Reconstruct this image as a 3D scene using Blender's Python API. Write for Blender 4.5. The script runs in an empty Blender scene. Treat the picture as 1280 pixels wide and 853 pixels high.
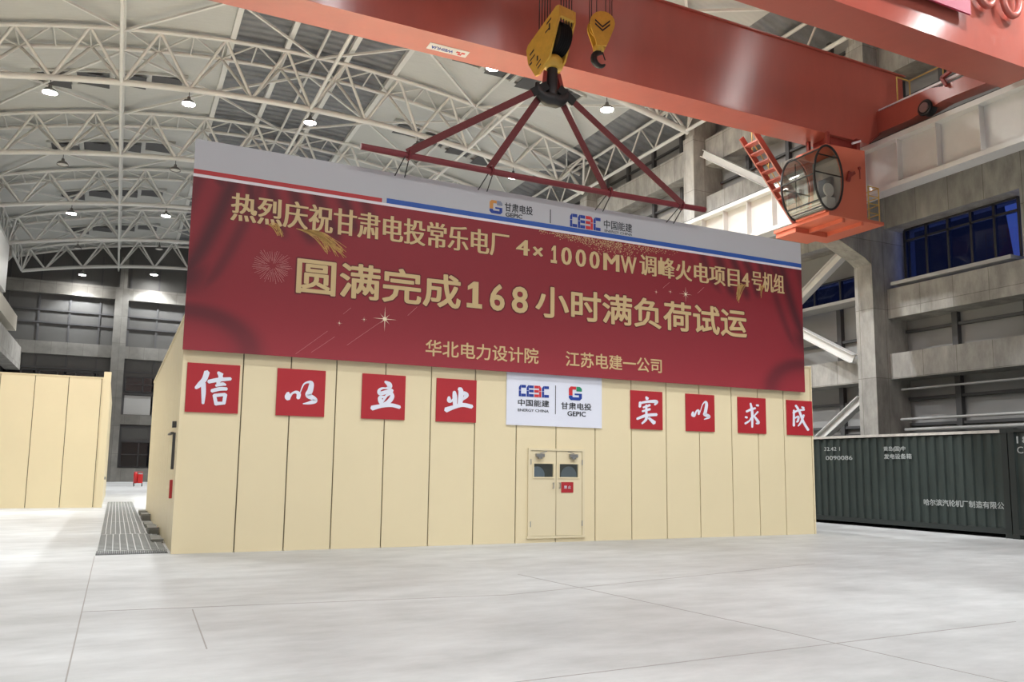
import bpy, math, random
from mathutils import Vector, Matrix
random.seed(7)
S = bpy.context.scene
COL = S.collection
# ------------------------------------------------------------------ camera
def make_camera():
    yaw, pitch, roll = .44771, .1227, .01257
    cy, sy, cp, sp = math.cos(yaw), math.sin(yaw), math.cos(pitch), math.sin(pitch)
    d = Vector((sy*cp, cy*cp, sp)); r = Vector((cy, -sy, 0)); u = r.cross(d)
    c, s = math.cos(roll), math.sin(roll)
    r2 = c*r + s*u; u2 = -s*r + c*u
    cam = bpy.data.cameras.new('camera'); o = bpy.data.objects.new('camera', cam); COL.objects.link(o)
    m = Matrix((r2, u2, -d)).transposed().to_4x4(); m.translation = (0, 0, 1.6)
    o.matrix_world = m
    cam.sensor_width = 36; cam.lens = 36*1020/1280; cam.shift_y = 33.5/1280; cam.clip_end = 2000
    S.camera = o
make_camera()
# ------------------------------------------------------------------ world, exposure
W = bpy.data.worlds.new('dusk'); S.world = W; W.use_nodes = True
_bg = W.node_tree.nodes['Background']
_bg.inputs[0].default_value = (.10, .17, .55, 1); _bg.inputs[1].default_value = 1.5
S.view_settings.view_transform = 'Standard'; S.view_settings.look = 'None'
S.view_settings.gamma = 1; S.view_settings.use_curve_mapping = False
S.view_settings.exposure = 0.20
LAMP_W = 2750.0
ROWK = {0: .4, 1: .35, 2: .9, 3: 2.5}
CONE, BLEND = 118.0, .35
LAMP_COL = (.945, .975, 1.0)
# ------------------------------------------------------------------ dimensions
XC, NB = 7.65, 2.83                     # hall centre line, truss bay
GRID = [20.2 + 9.72*k for k in range(-3, 7)]
YW, Y0 = 80.6, -14.0                    # far gable wall, wall behind
YF = 16.05                              # front of the panelled enclosure
def ztop(x): return 21.65 - .0098*(x-XC)**2
def zbot(x): return 19.36 - .0070*(x-XC)**2
# ------------------------------------------------------------------ materials
def srgb(r, g, b):
    f = lambda c: (c/255/12.92) if c/255 <= .04045 else ((c/255+.055)/1.055)**2.4
    return (f(r), f(g), f(b), 1)
def mat(name, col, rough=.5, metal=0, var=.0, scale=3, bump=0, bscale=40, spec=.5, stretch=None, emit=0, detail=4):
    m = bpy.data.materials.new(name); m.use_nodes = True
    nt = m.node_tree; b = nt.nodes['Principled BSDF']
    b.inputs['Roughness'].default_value = rough; b.inputs['Metallic'].default_value = metal
    b.inputs['Base Color'].default_value = col
    b.inputs['Specular IOR Level'].default_value = spec
    if emit:
        b.inputs['Emission Color'].default_value = col; b.inputs['Emission Strength'].default_value = emit
    if var or bump:
        tc = nt.nodes.new('ShaderNodeNewGeometry'); mp = nt.nodes.new('ShaderNodeMapping')
        nt.links.new(tc.outputs['Position'], mp.inputs['Vector'])
        if stretch: mp.inputs['Scale'].default_value = stretch
    if var:
        n = nt.nodes.new('ShaderNodeTexNoise'); n.inputs['Scale'].default_value = scale; n.inputs['Detail'].default_value = detail
        n.inputs['Roughness'].default_value = .65
        nt.links.new(mp.outputs[0], n.inputs['Vector'])
        cr = nt.nodes.new('ShaderNodeValToRGB')
        cr.color_ramp.elements[0].position = .28; cr.color_ramp.elements[1].position = .72
        cr.color_ramp.elements[0].color = [max(0, c*(1-var)) for c in col[:3]]+[1]
        cr.color_ramp.elements[1].color = [min(1, c*(1+var)) for c in col[:3]]+[1]
        nt.links.new(n.outputs['Fac'], cr.inputs[0]); nt.links.new(cr.outputs[0], b.inputs['Base Color'])
    if bump:
        n2 = nt.nodes.new('ShaderNodeTexNoise'); n2.inputs['Scale'].default_value = bscale
        nt.links.new(mp.outputs[0], n2.inputs['Vector'])
        bp = nt.nodes.new('ShaderNodeBump'); bp.inputs['Strength'].default_value = bump; bp.inputs['Distance'].default_value = .02
        nt.links.new(n2.outputs['Fac'], bp.inputs['Height']); nt.links.new(bp.outputs[0], b.inputs['Normal'])
    return m
def glass_mat(name, tint, rough=.02, mixmin=.12, mixmax=.7):
    m = bpy.data.materials.new(name); m.use_nodes = True; nt = m.node_tree; nt.nodes.clear()
    out = nt.nodes.new('ShaderNodeOutputMaterial'); mx = nt.nodes.new('ShaderNodeMixShader')
    tr = nt.nodes.new('ShaderNodeBsdfTransparent'); gl = nt.nodes.new('ShaderNodeBsdfGlossy')
    lw = nt.nodes.new('ShaderNodeLayerWeight'); mr = nt.nodes.new('ShaderNodeMapRange')
    lw.inputs[0].default_value = .35; mr.inputs['To Min'].default_value = mixmin; mr.inputs['To Max'].default_value = mixmax
    tr.inputs[0].default_value = tint; gl.inputs['Roughness'].default_value = rough
    nt.links.new(lw.outputs['Fresnel'], mr.inputs[0]); nt.links.new(mr.outputs[0], mx.inputs[0])
    nt.links.new(tr.outputs[0], mx.inputs[1]); nt.links.new(gl.outputs[0], mx.inputs[2]); nt.links.new(mx.outputs[0], out.inputs[0])
    return m
def wave_bump(m, axis, scale, dist=.02, strength=.6):
    nt = m.node_tree; b = nt.nodes['Principled BSDF']
    g = nt.nodes.new('ShaderNodeNewGeometry'); w = nt.nodes.new('ShaderNodeTexWave')
    w.bands_direction = axis; w.inputs['Scale'].default_value = scale
    nt.links.new(g.outputs['Position'], w.inputs['Vector'])
    bp = nt.nodes.new('ShaderNodeBump'); bp.inputs['Strength'].default_value = strength; bp.inputs['Distance'].default_value = dist
    nt.links.new(w.outputs['Fac'], bp.inputs['Height']); nt.links.new(bp.outputs[0], b.inputs['Normal'])
def make_floor_mat():
    m = mat('floor_concrete', (.44, .448, .45, 1), rough=.42, var=.20, scale=.9, detail=8, stretch=(1, 2.2, 1), bump=.08, bscale=60)
    nt = m.node_tree; b = nt.nodes['Principled BSDF']
    src = b.inputs['Base Color'].links[0].from_socket
    g = nt.nodes.new('ShaderNodeNewGeometry')
    n = nt.nodes.new('ShaderNodeTexNoise'); n.inputs['Scale'].default_value = .22; n.inputs['Detail'].default_value = 6
    nt.links.new(g.outputs['Position'], n.inputs['Vector'])
    cr = nt.nodes.new('ShaderNodeValToRGB'); cr.color_ramp.elements[0].color = (.80, .785, .775, 1); cr.color_ramp.elements[1].color = (1.06, 1.06, 1.05, 1)
    cr.color_ramp.elements[0].position = .35; cr.color_ramp.elements[1].position = .65
    nt.links.new(n.outputs['Fac'], cr.inputs[0])
    mx = nt.nodes.new('ShaderNodeMix'); mx.data_type = 'RGBA'; mx.blend_type = 'MULTIPLY'; mx.inputs[0].default_value = 1
    nt.links.new(src, mx.inputs[6]); nt.links.new(cr.outputs[0], mx.inputs[7]); nt.links.new(mx.outputs[2], b.inputs['Base Color'])
    mr = nt.nodes.new('ShaderNodeMapRange'); mr.inputs['To Min'].default_value = .34; mr.inputs['To Max'].default_value = .6
    nt.links.new(n.outputs['Fac'], mr.inputs[0]); nt.links.new(mr.outputs[0], b.inputs['Roughness'])
    return m
M = dict(
    floor=make_floor_mat(),
    joint=mat('floor_joint', (.30, .28, .26, 1), .9),
    white=mat('white_paint_steel', (.68, .675, .65, 1), .4, var=.03),
    deck=mat('roof_deck', (.51, .515, .495, 1), .55, var=.03, scale=.5),
    darkdeck=mat('dark_roof_steel', (.19, .195, .205, 1), .5, var=.18, scale=2),
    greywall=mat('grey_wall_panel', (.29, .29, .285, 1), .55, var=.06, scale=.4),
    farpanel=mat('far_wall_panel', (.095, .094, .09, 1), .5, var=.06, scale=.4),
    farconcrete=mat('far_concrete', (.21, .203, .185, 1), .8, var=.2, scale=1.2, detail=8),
    steel=mat('dark_steel', (.075, .075, .078, 1), .5),
    concrete=mat('bare_concrete', (.38, .365, .335, 1), .8, var=.34, scale=1.5, detail=10, stretch=(1.6, 1.6, .6), bump=.25, bscale=12),
    cream=mat('cream_panel', (.80, .685, .45, 1), .42, var=.02, scale=.6),
    cream2=mat('cream_door', (.76, .66, .45, 1), .4),
    gap=mat('panel_gap', (.16, .13, .08, 1), .8),
    crane=mat('crane_paint', (.40, .088, .062, 1), .31, var=.07, scale=1.2, spec=1.0, stretch=(1.5, 1.5, .4), bump=.05, bscale=4),
    cabpaint=mat('cab_paint_brightened', (.62, .155, .09, 1), .5),  # more orange, and brightened to make up for light missing under the girders
    craned=mat('crane_dark_red', (.30, .045, .035, 1), .45),
    maroon=mat('maroon_bar', (.20, .022, .03, 1), .4),
    sling=mat('maroon_sling', (.16, .035, .037, 1), .8, var=.1, scale=20),
    black=mat('black_iron', (.015, .015, .016, 1), .45),
    rope=mat('wire_rope', (.03, .028, .026, 1), .6),
    yellow=mat('yellow_paint', (.66, .40, .06, 1), .4, var=.12, scale=5),
    railyellow=mat('yellow_rail', (.62, .42, .10, 1), .45),
    banred=mat('banner_red', (.43, .028, .042, 1), .5),
    bandark=mat('banner_dark_red', (.13, .008, .014, 1), .5),
    banwhite=mat('banner_white_shaded', (.53, .53, .56, 1), .5),  # white lowered, some of the header's shade is in the colour
    gold=mat('printed_gold', (.66, .49, .25, 1), .5),
    goldline=mat('printed_gold_lines', (.66, .40, .13, 1), .5),
    pinkline=mat('printed_pink', (.85, .45, .42, 1), .5),
    starwhite=mat('printed_sparkle', (.95, .85, .62, 1), .5),
    lred=mat('line_red', (.50, .035, .04, 1), .5),
    lblue=mat('line_blue', (.025, .10, .42, 1), .5),
    lwhite=mat('line_white', (.85, .80, .84, 1), .5),
    signred=mat('sign_red', (.42, .018, .027, 1), .5),
    signwhite=mat('sign_white', (.76, .78, .88, 1), .5),
    ink=mat('black_ink', (.015, .016, .022, 1), .5),
    logored=mat('logo_red', (.62, .03, .04, 1), .5),
    logoblue=mat('logo_blue', (.012, .045, .30, 1), .5),
    logogreen=mat('logo_green', (.02, .27, .14, 1), .5),
    logoorange=mat('logo_orange', (.62, .27, .06, 1), .5),
    logogrey=mat('logo_grey', (.22, .24, .33, 1), .5),
    container=mat('container_paint', (.023, .033, .030, 1), .5, var=.25, scale=3, stretch=(1, 3, .4)),
    containerdark=mat('container_dark', (.013, .018, .017, 1), .55),
    toprail_lit=mat('container_top_rail_lit', (.46, .43, .39, 1), .6, var=.2, scale=6),  # pale since light on the top edge is put into its colour
    paint=mat('stencil_white', (.34, .36, .35, 1), .7),
    metal=mat('grey_metal', (.42, .42, .42, 1), .35, metal=.9),
    grate=mat('galvanised_grating', (.42, .43, .42, 1), .45, metal=.3),
    pitshade=mat('trench_shade', (.10, .10, .098, 1), .9),
    cover=mat('trench_cover', (.20, .20, .18, 1), .7, var=.2),
    redpaint=mat('red_enamel', (.55, .02, .02, 1), .35),
    rubber=mat('rubber', (.02, .02, .02, 1), .8),
    frame=mat('window_frame', (.025, .025, .028, 1), .45),
    silver=mat('pale_sill', (.42, .42, .41, 1), .45),
    outside=mat('outside_dark', (.045, .04, .042, 1), .9),
    cream3=mat('yellow_panel', (.70, .60, .38, 1), .42, var=.02, scale=.6),
    seat=mat('seat_fabric', (.05, .05, .055, 1), .8),
    seatwhite=mat('console_white', (.6, .6, .58, 1), .5),
    glass=glass_mat('cab_glass', (.86, .90, .88, 1)),
    winglass=glass_mat('dusk_glass', (.40, .43, .52, 1), .02, .02, .25),
    doorglass=glass_mat('door_glass', (.85, .92, .95, 1), .05, .15),
    lamp=mat('lamp_face', (1, .98, .95, 1), .5, emit=390),
    lampdim=mat('lamp_face_dimmed', (1, .98, .95, 1), .5, emit=20),  # glow cut on unseen lamps so they leave no reflection on the girder
    lampoff=mat('lamp_face_unlit', (.6, .58, .54, 1), .4),
    lampbody=mat('lamp_body', (.16, .155, .15, 1), .5),
    sky_rail=mat('tan_rail', (.5, .46, .38, 1), .5),
)
wave_bump(M['deck'], 'Y', 1.4, .02, .35)
wave_bump(M['darkdeck'], 'Y', .55, .10, .9)
def formwork(m):
    nt = m.node_tree; b = nt.nodes['Principled BSDF']; src = b.inputs['Base Color'].links[0].from_socket
    g = nt.nodes.new('ShaderNodeNewGeometry'); sx = nt.nodes.new('ShaderNodeSeparateXYZ'); nt.links.new(g.outputs['Position'], sx.inputs[0])
    ad = nt.nodes.new('ShaderNodeMath'); nt.links.new(sx.outputs[0], ad.inputs[0]); nt.links.new(sx.outputs[1], ad.inputs[1])
    cx = nt.nodes.new('ShaderNodeCombineXYZ'); nt.links.new(ad.outputs[0], cx.inputs[0]); nt.links.new(sx.outputs[2], cx.inputs[1])
    br = nt.nodes.new('ShaderNodeTexBrick'); br.offset = 0; br.inputs['Scale'].default_value = 1; br.inputs['Mortar Size'].default_value = .012
    br.inputs['Brick Width'].default_value = 1.22; br.inputs['Row Height'].default_value = 2.44
    br.inputs['Color1'].default_value = (1, 1, 1, 1); br.inputs['Color2'].default_value = (.80, .80, .79, 1); br.inputs['Mortar'].default_value = (.55, .54, .52, 1)
    nt.links.new(cx.outputs[0], br.inputs['Vector'])
    mx = nt.nodes.new('ShaderNodeMix'); mx.data_type = 'RGBA'; mx.blend_type = 'MULTIPLY'; mx.inputs[0].default_value = 1
    nt.links.new(src, mx.inputs[6]); nt.links.new(br.outputs['Color'], mx.inputs[7]); nt.links.new(mx.outputs[2], b.inputs['Base Color'])
def brushed(m, an):
    b = m.node_tree.nodes['Principled BSDF']; b.inputs['Anisotropic'].default_value = an
    c = m.node_tree.nodes.new('ShaderNodeCombineXYZ'); c.inputs[2].default_value = 1
    m.node_tree.links.new(c.outputs[0], b.inputs['Tangent'])
brushed(M['crane'], .96)
formwork(M['concrete']); formwork(M['farconcrete'])
# ------------------------------------------------------------------ mesh builder
class MB:
    def __init__(s): s.v = []; s.f = []; s.sm = []
    def add(s, vs, fs, smooth=False):
        n = len(s.v); s.v += [tuple(p) for p in vs]; s.f += [tuple(i+n for i in f) for f in fs]; s.sm += [smooth]*len(fs); return s
    def box(s, x0, x1, y0, y1, z0, z1):
        x0, x1 = min(x0, x1), max(x0, x1); y0, y1 = min(y0, y1), max(y0, y1); z0, z1 = min(z0, z1), max(z0, z1)
        return s.add([(x, y, z) for z in (z0, z1) for y in (y0, y1) for x in (x0, x1)],
                     [(0, 2, 3, 1), (4, 5, 7, 6), (0, 1, 5, 4), (2, 6, 7, 3), (0, 4, 6, 2), (1, 3, 7, 5)])
    def basis(s, p, q):
        d = (q-p); L = d.length; d = d/L
        up = Vector((0, 0, 1)) if abs(d.z) < .95 else Vector((1, 0, 0))
        a = d.cross(up).normalized(); b = a.cross(d).normalized(); return d, a, b
    def tube(s, p, q, r, n=8, r2=None, caps=True):
        return s.path([p, q], [r, r if r2 is None else r2], n, caps)
    def path(s, pts, r, n=8, caps=True, closed=False):
        pts = [Vector(p) for p in pts]; m = len(pts)
        rs = r if isinstance(r, (list, tuple)) else [r]*m
        vs = []; a = b = None
        for i, p in enumerate(pts):
            if closed: d = pts[(i+1) % m]-pts[i-1]
            elif i == 0: d = pts[1]-p
            elif i == m-1: d = p-pts[i-1]
            else: d = (pts[i+1]-p).normalized()+(p-pts[i-1]).normalized()
            d = d.normalized()
            if a is None:
                up = Vector((0, 0, 1)) if abs(d.z) < .95 else Vector((1, 0, 0)); a = d.cross(up).normalized()
            else:
                a = (a-d*a.dot(d)).normalized()
            b = d.cross(a)
            for k in range(n):
                t = 2*math.pi*(k+.5)/n
                vs.append(p+(a*math.cos(t)+b*math.sin(t))*rs[i])
        fs = []
        for i in range(m if closed else m-1):
            for k in range(n):
                j = (i+1) % m
                fs.append((i*n+k, i*n+(k+1) % n, j*n+(k+1) % n, j*n+k))
        s.add(vs, fs, True)
        if caps and not closed:
            s.add(vs[:n], [tuple(range(n))[::-1]]); s.add(vs[-n:], [tuple(range(n))])
        return s
    def bar(s, p, q, w, h):                      # rectangular bar from p to q, w sideways, h vertical-ish
        p, q = Vector(p), Vector(q); d, a, b = s.basis(p, q)
        vs = [c+a*(w/2*i)+b*(h/2*j) for c in (p, q) for i, j in ((-1, -1), (1, -1), (1, 1), (-1, 1))]
        return s.add(vs, [(0, 1, 2, 3), (7, 6, 5, 4), (0, 4, 5, 1), (1, 5, 6, 2), (2, 6, 7, 3), (3, 7, 4, 0)])
    def prism(s, poly, axis, a0, a1):            # polygon in the two other axes, extruded along axis
        def P(u, v, a): return {'x': (a, u, v), 'y': (u, a, v), 'z': (u, v, a)}[axis]
        n = len(poly); vs = [P(u, v, a0) for u, v in poly]+[P(u, v, a1) for u, v in poly]
        fs = [tuple(range(n)), tuple(range(2*n-1, n-1, -1))]+[(i, i+n, (i+1) % n+n, (i+1) % n) for i in range(n)]
        return s.add(vs, fs)
    def lathe(s, c, prof, n=20, axis='z', caps=True):
        vs = []
        for r, h in prof:
            for k in range(n):
                t = 2*math.pi*k/n; u, v = r*math.cos(t), r*math.sin(t)
                o = {'z': (u, v, h), 'x': (h, u, v), 'y': (u, h, v)}[axis]
                vs.append((c[0]+o[0], c[1]+o[1], c[2]+o[2]))
        m = len(prof)
        s.add(vs, [(i*n+k, i*n+(k+1) % n, (i+1)*n+(k+1) % n, (i+1)*n+k) for i in range(m-1) for k in range(n)], True)
        if caps:
            s.add(vs[:n], [tuple(range(n))[::-1]]); s.add(vs[-n:], [tuple(range(n))])
        return s
    def build(s, name, m, parent=None, origin=None):
        me = bpy.data.meshes.new(name)
        base = Vector((0, 0, 0))
        if parent is not None: base = wloc(parent)
        if origin == 'auto' or (parent is None and origin is None):
            xs = [v[0] for v in s.v]; ys = [v[1] for v in s.v]; zs = [v[2] for v in s.v]
            org = Vector(((min(xs)+max(xs))/2, (min(ys)+max(ys))/2, min(zs)))
        else: org = base if origin is None else Vector(origin)
        me.from_pydata([(v[0]-org.x, v[1]-org.y, v[2]-org.z) for v in s.v], [], s.f)
        me.polygons.foreach_set('use_smooth', s.sm)
        me.validate(); me.update()
        import bmesh
        bm = bmesh.new(); bm.from_mesh(me); bmesh.ops.recalc_face_normals(bm, faces=bm.faces); bm.to_mesh(me); bm.free()
        me.materials.append(M[m] if isinstance(m, str) else m)
        o = bpy.data.objects.new(name, me); COL.objects.link(o)
        o.location = org-base
        if parent is not None: o.parent = parent
        return o
def wloc(o):
    v = Vector(o.location)
    while o.parent is not None: o = o.parent; v += Vector(o.location)
    return v
def tag(o, label, cat, group=None):
    o['label'] = label; o['category'] = cat
    if group: o['group'] = group
    return o
def thing(name, loc, label, cat, group=None):
    o = bpy.data.objects.new(name, None); COL.objects.link(o); o.location = loc; o.empty_display_size = .3
    return tag(o, label, cat, group)
def struct(o): o['kind'] = 'structure'; return o
def copy_tree(o, parent=None):
    c = o.copy(); COL.objects.link(c)
    if parent is not None: c.parent = parent
    for ch in list(o.children): copy_tree(ch, c)
    return c
ORD = ['first', 'second', 'third', 'fourth', 'fifth', 'sixth', 'seventh', 'eighth', 'ninth', 'tenth', 'eleventh', 'twelfth', 'thirteenth', 'fourteenth', 'fifteenth', 'sixteenth']
# ------------------------------------------------------------------ lettering
def text_polys(txt):
    cu = bpy.data.curves.new('t', 'FONT'); cu.body = txt; cu.size = 1; cu.resolution_u = 3
    o = bpy.data.objects.new('t', cu); COL.objects.link(o)
    me = bpy.data.meshes.new_from_object(o.evaluated_get(bpy.context.evaluated_depsgraph_get()))
    vs = [(v.co.x, v.co.y) for v in me.vertices]; fs = [tuple(p.vertices) for p in me.polygons]
    bpy.data.meshes.remove(me); bpy.data.objects.remove(o); bpy.data.curves.remove(cu)
    return vs, fs
def plate_text(name, txt, bl, br, tl, m, parent, bx=0.0, by=None, th=.004):
    """lettering whose ink box fills the parallelogram bl, br, tl; bx, by thicken the strokes"""
    if by is None: by = bx
    vs, fs = text_polys(txt)
    xs = [v[0] for v in vs]; ys = [v[1] for v in vs]
    x0, x1, y0, y1 = min(xs)-bx, max(xs)+bx, min(ys)-by, max(ys)+by
    bl, br, tl = Vector(bl), Vector(br), Vector(tl)
    n = (br-bl).cross(tl-bl).normalized(); mb = MB()
    shifts = [(0, 0)]
    if bx or by:
        shifts = [(bx*math.cos(a), by*math.sin(a)) for a in (math.pi*(k+.5)/4 for k in range(8))] if by else [(-bx, 0), (-bx*.33, 0), (bx*.33, 0), (bx, 0)]
    from collections import Counter
    cnt = Counter()
    for f in fs:
        for i in range(len(f)):
            a, b = f[i], f[(i+1) % len(f)]; cnt[(min(a, b), max(a, b))] += 1
    for si, (sx, sy) in enumerate(shifts):
        P = [bl+(br-bl)*((x+sx-x0)/(x1-x0))+(tl-bl)*((y+sy-y0)/(y1-y0)) for x, y in vs]
        h = th+.0002*si; k = len(P)
        mb.add([p+n*h for p in P], fs)
        mb.add([p+n*h for p in P]+P, [(a, b, b+k, a+k) for (a, b), c in cnt.items() if c == 1])
    return mb.build(name, m, parent)
def front(x0, x1, z0, z1, y):      # box on a plane that faces the camera side (-Y)
    return (x0, y, z0), (x1, y, z0), (x0, y, z1)
def ribbon(mb, pts, to3, th=.004):
    """brush stroke: points (x, y, width) in drawing coordinates, smoothed"""
    P = [Vector(p) for p in pts]; out = []
    n = len(P)
    for i in range(n-1):
        p0, p1, p2, p3 = P[max(i-1, 0)], P[i], P[i+1], P[min(i+2, n-1)]
        for k in range(6):
            t = k/6
            out.append(.5*((2*p1)+(p2-p0)*t+(2*p0-5*p1+4*p2-p3)*t*t+(3*p1-p0-3*p2+p3)*t**3))
    out.append(P[-1])
    L = []; R_ = []
    for i, p in enumerate(out):
        d = out[min(i+1, len(out)-1)]-out[max(i-1, 0)]; d = Vector((d.x, d.y)).normalized(); nrm = Vector((-d.y, d.x))
        w = max(p.z*1.13, 1)/2
        L.append((p.x+nrm.x*w, p.y+nrm.y*w)); R_.append((p.x-nrm.x*w, p.y-nrm.y*w))
    d0 = (Vector(out[0][:2])-Vector(out[1][:2])).normalized(); d1 = (Vector(out[-1][:2])-Vector(out[-2][:2])).normalized()
    cap0 = (out[0].x+d0.x*out[0].z*.35, out[0].y+d0.y*out[0].z*.35); cap1 = (out[-1].x+d1.x*out[-1].z*.35, out[-1].y+d1.y*out[-1].z*.35)
    vs = [to3(*p) for p in L]+[to3(*p) for p in R_]+[to3(*cap0), to3(*cap1)]
    m = len(L)
    fs = [(i, i+1, m+i+1, m+i) for i in range(m-1)]+[(0, m, 2*m), (m-1, 2*m+1, 2*m-1)]
    mb.add(vs, fs)
# ================================================================== SETTING
struct(MB().box(-9.6, 27, Y0, YW+.3, -.3, 0).build('floor', 'floor'))
jm = MB()
for a, b in (((-.23, Y0), (-.23, 16.1)), ((.87, 9.93), (.82, 7.8)), ((5.62, 11.4), (6.17, 6.45)), ((6.17, 6.45), (6.6, 1)),
             ((-.23, 10.2), (4.6, 9.62)), ((4.6, 9.62), (11.2, 10.9)), ((2.0, 5.72), (9, 5.9))):
    jm.bar((a[0], a[1], .0005), (b[0], b[1], .0005), .012, .003)
struct(jm.build('trim_1', 'joint'))
# roof deck: pale arched deck, dark ridge strip, dark eaves
def deck(x0, x1, y0, y1, dz=0, th=.12, n=None):
    mb = MB(); n = n or max(2, int((x1-x0)/1.0)); vs = []; fs = []
    for i in range(n+1):
        x = x0+(x1-x0)*i/n; z = ztop(x)+.22+dz
        vs += [(x, y0, z), (x, y1, z), (x, y0, z+th), (x, y1, z+th)]
    for i in range(n):
        a = i*4; b = a+4
        fs += [(a, a+1, b+1, b), (a+2, b+2, b+3, a+3), (a, b, b+2, a+2), (a+1, a+3, b+3, b+1)]
    fs += [(0, 2, 3, 1), (n*4, n*4+1, n*4+3, n*4+2)]
    return mb.add(vs, fs)
struct(deck(-9.6, XC-3.95, Y0, YW+.3).build('ceiling', 'deck'))
struct(deck(XC+3.95, 22.3, Y0, YW+.3).build('ceiling', 'deck'))
struct(deck(XC-3.95, XC+3.95, Y0, YW+.3, .12).build('ceiling', 'darkdeck'))
struct(deck(22.3, 26, Y0, YW+.3, .02).build('ceiling', 'darkdeck'))
rb = MB()
for x in (XC-3.95, XC-1.45, XC+1.45, XC+3.95):
    rb.box(x-.12, x+.12, Y0, YW, ztop(x)+.05, ztop(x)+.3)
struct(rb.build('trim_2', 'white'))
# roof windows (dark night glass), a strip of four panes either side of the ridge in each bay
wn = 0
for gi in range(4, 9):
    yc = GRID[gi]+4.6
    for sx in (-1, 1):
        wn += 1
        fr = MB(); gl = MB()
        xs = [XC+sx*(5.7+1.68*i) for i in range(5)]
        for i in range(4):
            xa, xb = sorted((xs[i], xs[i+1])); z = min(ztop(xa), ztop(xb))+.18
            gl.box(xa+.12, xb-.12, yc-.7, yc+.7, z-.02, z)
        for i in range(5):
            z = ztop(xs[i])+.12; fr.box(xs[i]-.12, xs[i]+.12, yc-.8, yc+.8, z-.06, z+.1)
        for y in (yc-.78, yc+.78):
            for i in range(4):
                fr.bar((xs[i], y, ztop(xs[i])+.14), (xs[i+1], y, ztop(xs[i+1])+.14), .12, .12)
        f = struct(fr.build('window_%d' % wn, 'deck', origin='auto'))
        g = gl.build('pane', 'steel', f)
# far gable wall
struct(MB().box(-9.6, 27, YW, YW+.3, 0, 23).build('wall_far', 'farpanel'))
mm = MB()
for i in range(15):
    x = -9.2+2.35*i; mm.box(x-.08, x+.08, YW-.1, YW, 0, 20)
for z in (14.8, 13.7, 9.75, 7.8, 4.85, 3.6):
    mm.box(-9.4, 26, YW-.14, YW, z-.07, z+.07)
struct(mm.build('trim_3', 'steel'))
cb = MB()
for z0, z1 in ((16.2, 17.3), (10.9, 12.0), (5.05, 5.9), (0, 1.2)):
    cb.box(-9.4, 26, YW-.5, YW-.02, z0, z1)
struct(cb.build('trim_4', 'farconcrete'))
lw = MB(); lw.box(.3, 5, YW-.1, YW-.02, 5.95, 7.65); struct(lw.build('trim_5', 'silver'))
# far low windows: a strip above the left booth and one behind the passage
for k, (x0, x1, z0, z1) in enumerate(((-9.2, -.9, 8.0, 9.5), (.3, 6, 8.0, 9.3), (.3, 6, 1.3, 3.5))):
    fr = MB(); gl = MB()
    n = int((x1-x0)/1.25)
    for i in range(n+1): fr.box(x0+(x1-x0)*i/n-.05, x0+(x1-x0)*i/n+.05, YW-.2, YW-.05, z0, z1)
    for z in (z0, (z0+z1)/2, z1): fr.box(x0, x1, YW-.2, YW-.05, z-.04, z+.04)
    f = struct(fr.build('window_%d' % (20+k), 'frame'))
    MB().box(x0, x1, YW-.1, YW-.08, z0, z1).build('pane', glass_mat('night_pane_%d' % k, (.05, .06, .1, 1), .25, .03), f)
# right wall with a real opening for the two dusk windows
XW = 25.2
def wall_right():
    w = MB()
    g0, g1 = GRID[3], GRID[4]
    w.box(XW, XW+.25, Y0, YW, 0, 8.0); w.box(XW, XW+.25, Y0, YW, 10.25, 23)
    w.box(XW, XW+.25, Y0, 15.0, 8.0, 10.25); w.box(XW, XW+.25, 19.56, 21.0, 8.0, 10.25)
    w.box(XW, XW+.25, 21.0, 29.2, 9.0, 10.25); w.box(XW, XW+.25, 29.2, YW, 8.0, 10.25)
    return w.build('wall_right', 'greywall')
struct(wall_right())
struct(MB().box(-9.6, XW+.25, Y0-.3, Y0, 0, 23).build('wall_back', 'greywall'))
struct(MB().box(-9.9, -9.6, Y0, YW, 0, 23).build('wall_left', 'greywall'))
tn = 6
def trim(mb, m):
    global tn
    tn += 1
    return struct(mb.build('trim_%d' % tn, m))
for k in range(0, 9):                                  # concrete edge beams between columns
    ya = GRID[k]+.38; yb = GRID[k+1]-.38 if k+1 < len(GRID) else YW
    bands = [(4.85, 5.75), (10.25, 11.35), (12.9, 14.4), (15.9, 17.2)]
    if k == 2: bands = [(4.85, 5.75), (7.0, 8.05), (10.25, 11.45), (15.9, 17.2)]
    for z0, z1 in bands:
        trim(MB().box(24.2, 25.19, ya, yb, z0, z1), 'concrete')
mm = MB()
for k in range(1, 9):
    for i in range(1, 4):
        y = GRID[k]+9.72*i/4+.1
        for z0, z1 in ((0, 4.85), (5.75, 7.0 if k == 2 else (8.0 if k == 3 else 10.25)), (11.45, 12.9), (14.4, 15.9), (17.2, 19.3)):
            mm.box(25.0, 25.19, y-.1, y+.1, z0, z1)
    for z in (3.3, 3.0, 4.2, 6.6, 12.2, 15.2, 18.2):
        mm.box(25.05, 25.19, GRID[k]+.4, GRID[k+1]-.4, z-.05, z+.05)
trim(mm, 'steel')
pm = MB()
for z, x, r in ((3.45, 24.5, .05), (4.5, 24.6, .04), (3.1, 24.7, .07)):
    pm.tube((x, 9, z), (x, 19.7, z), r)
trim(pm, 'silver')
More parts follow.
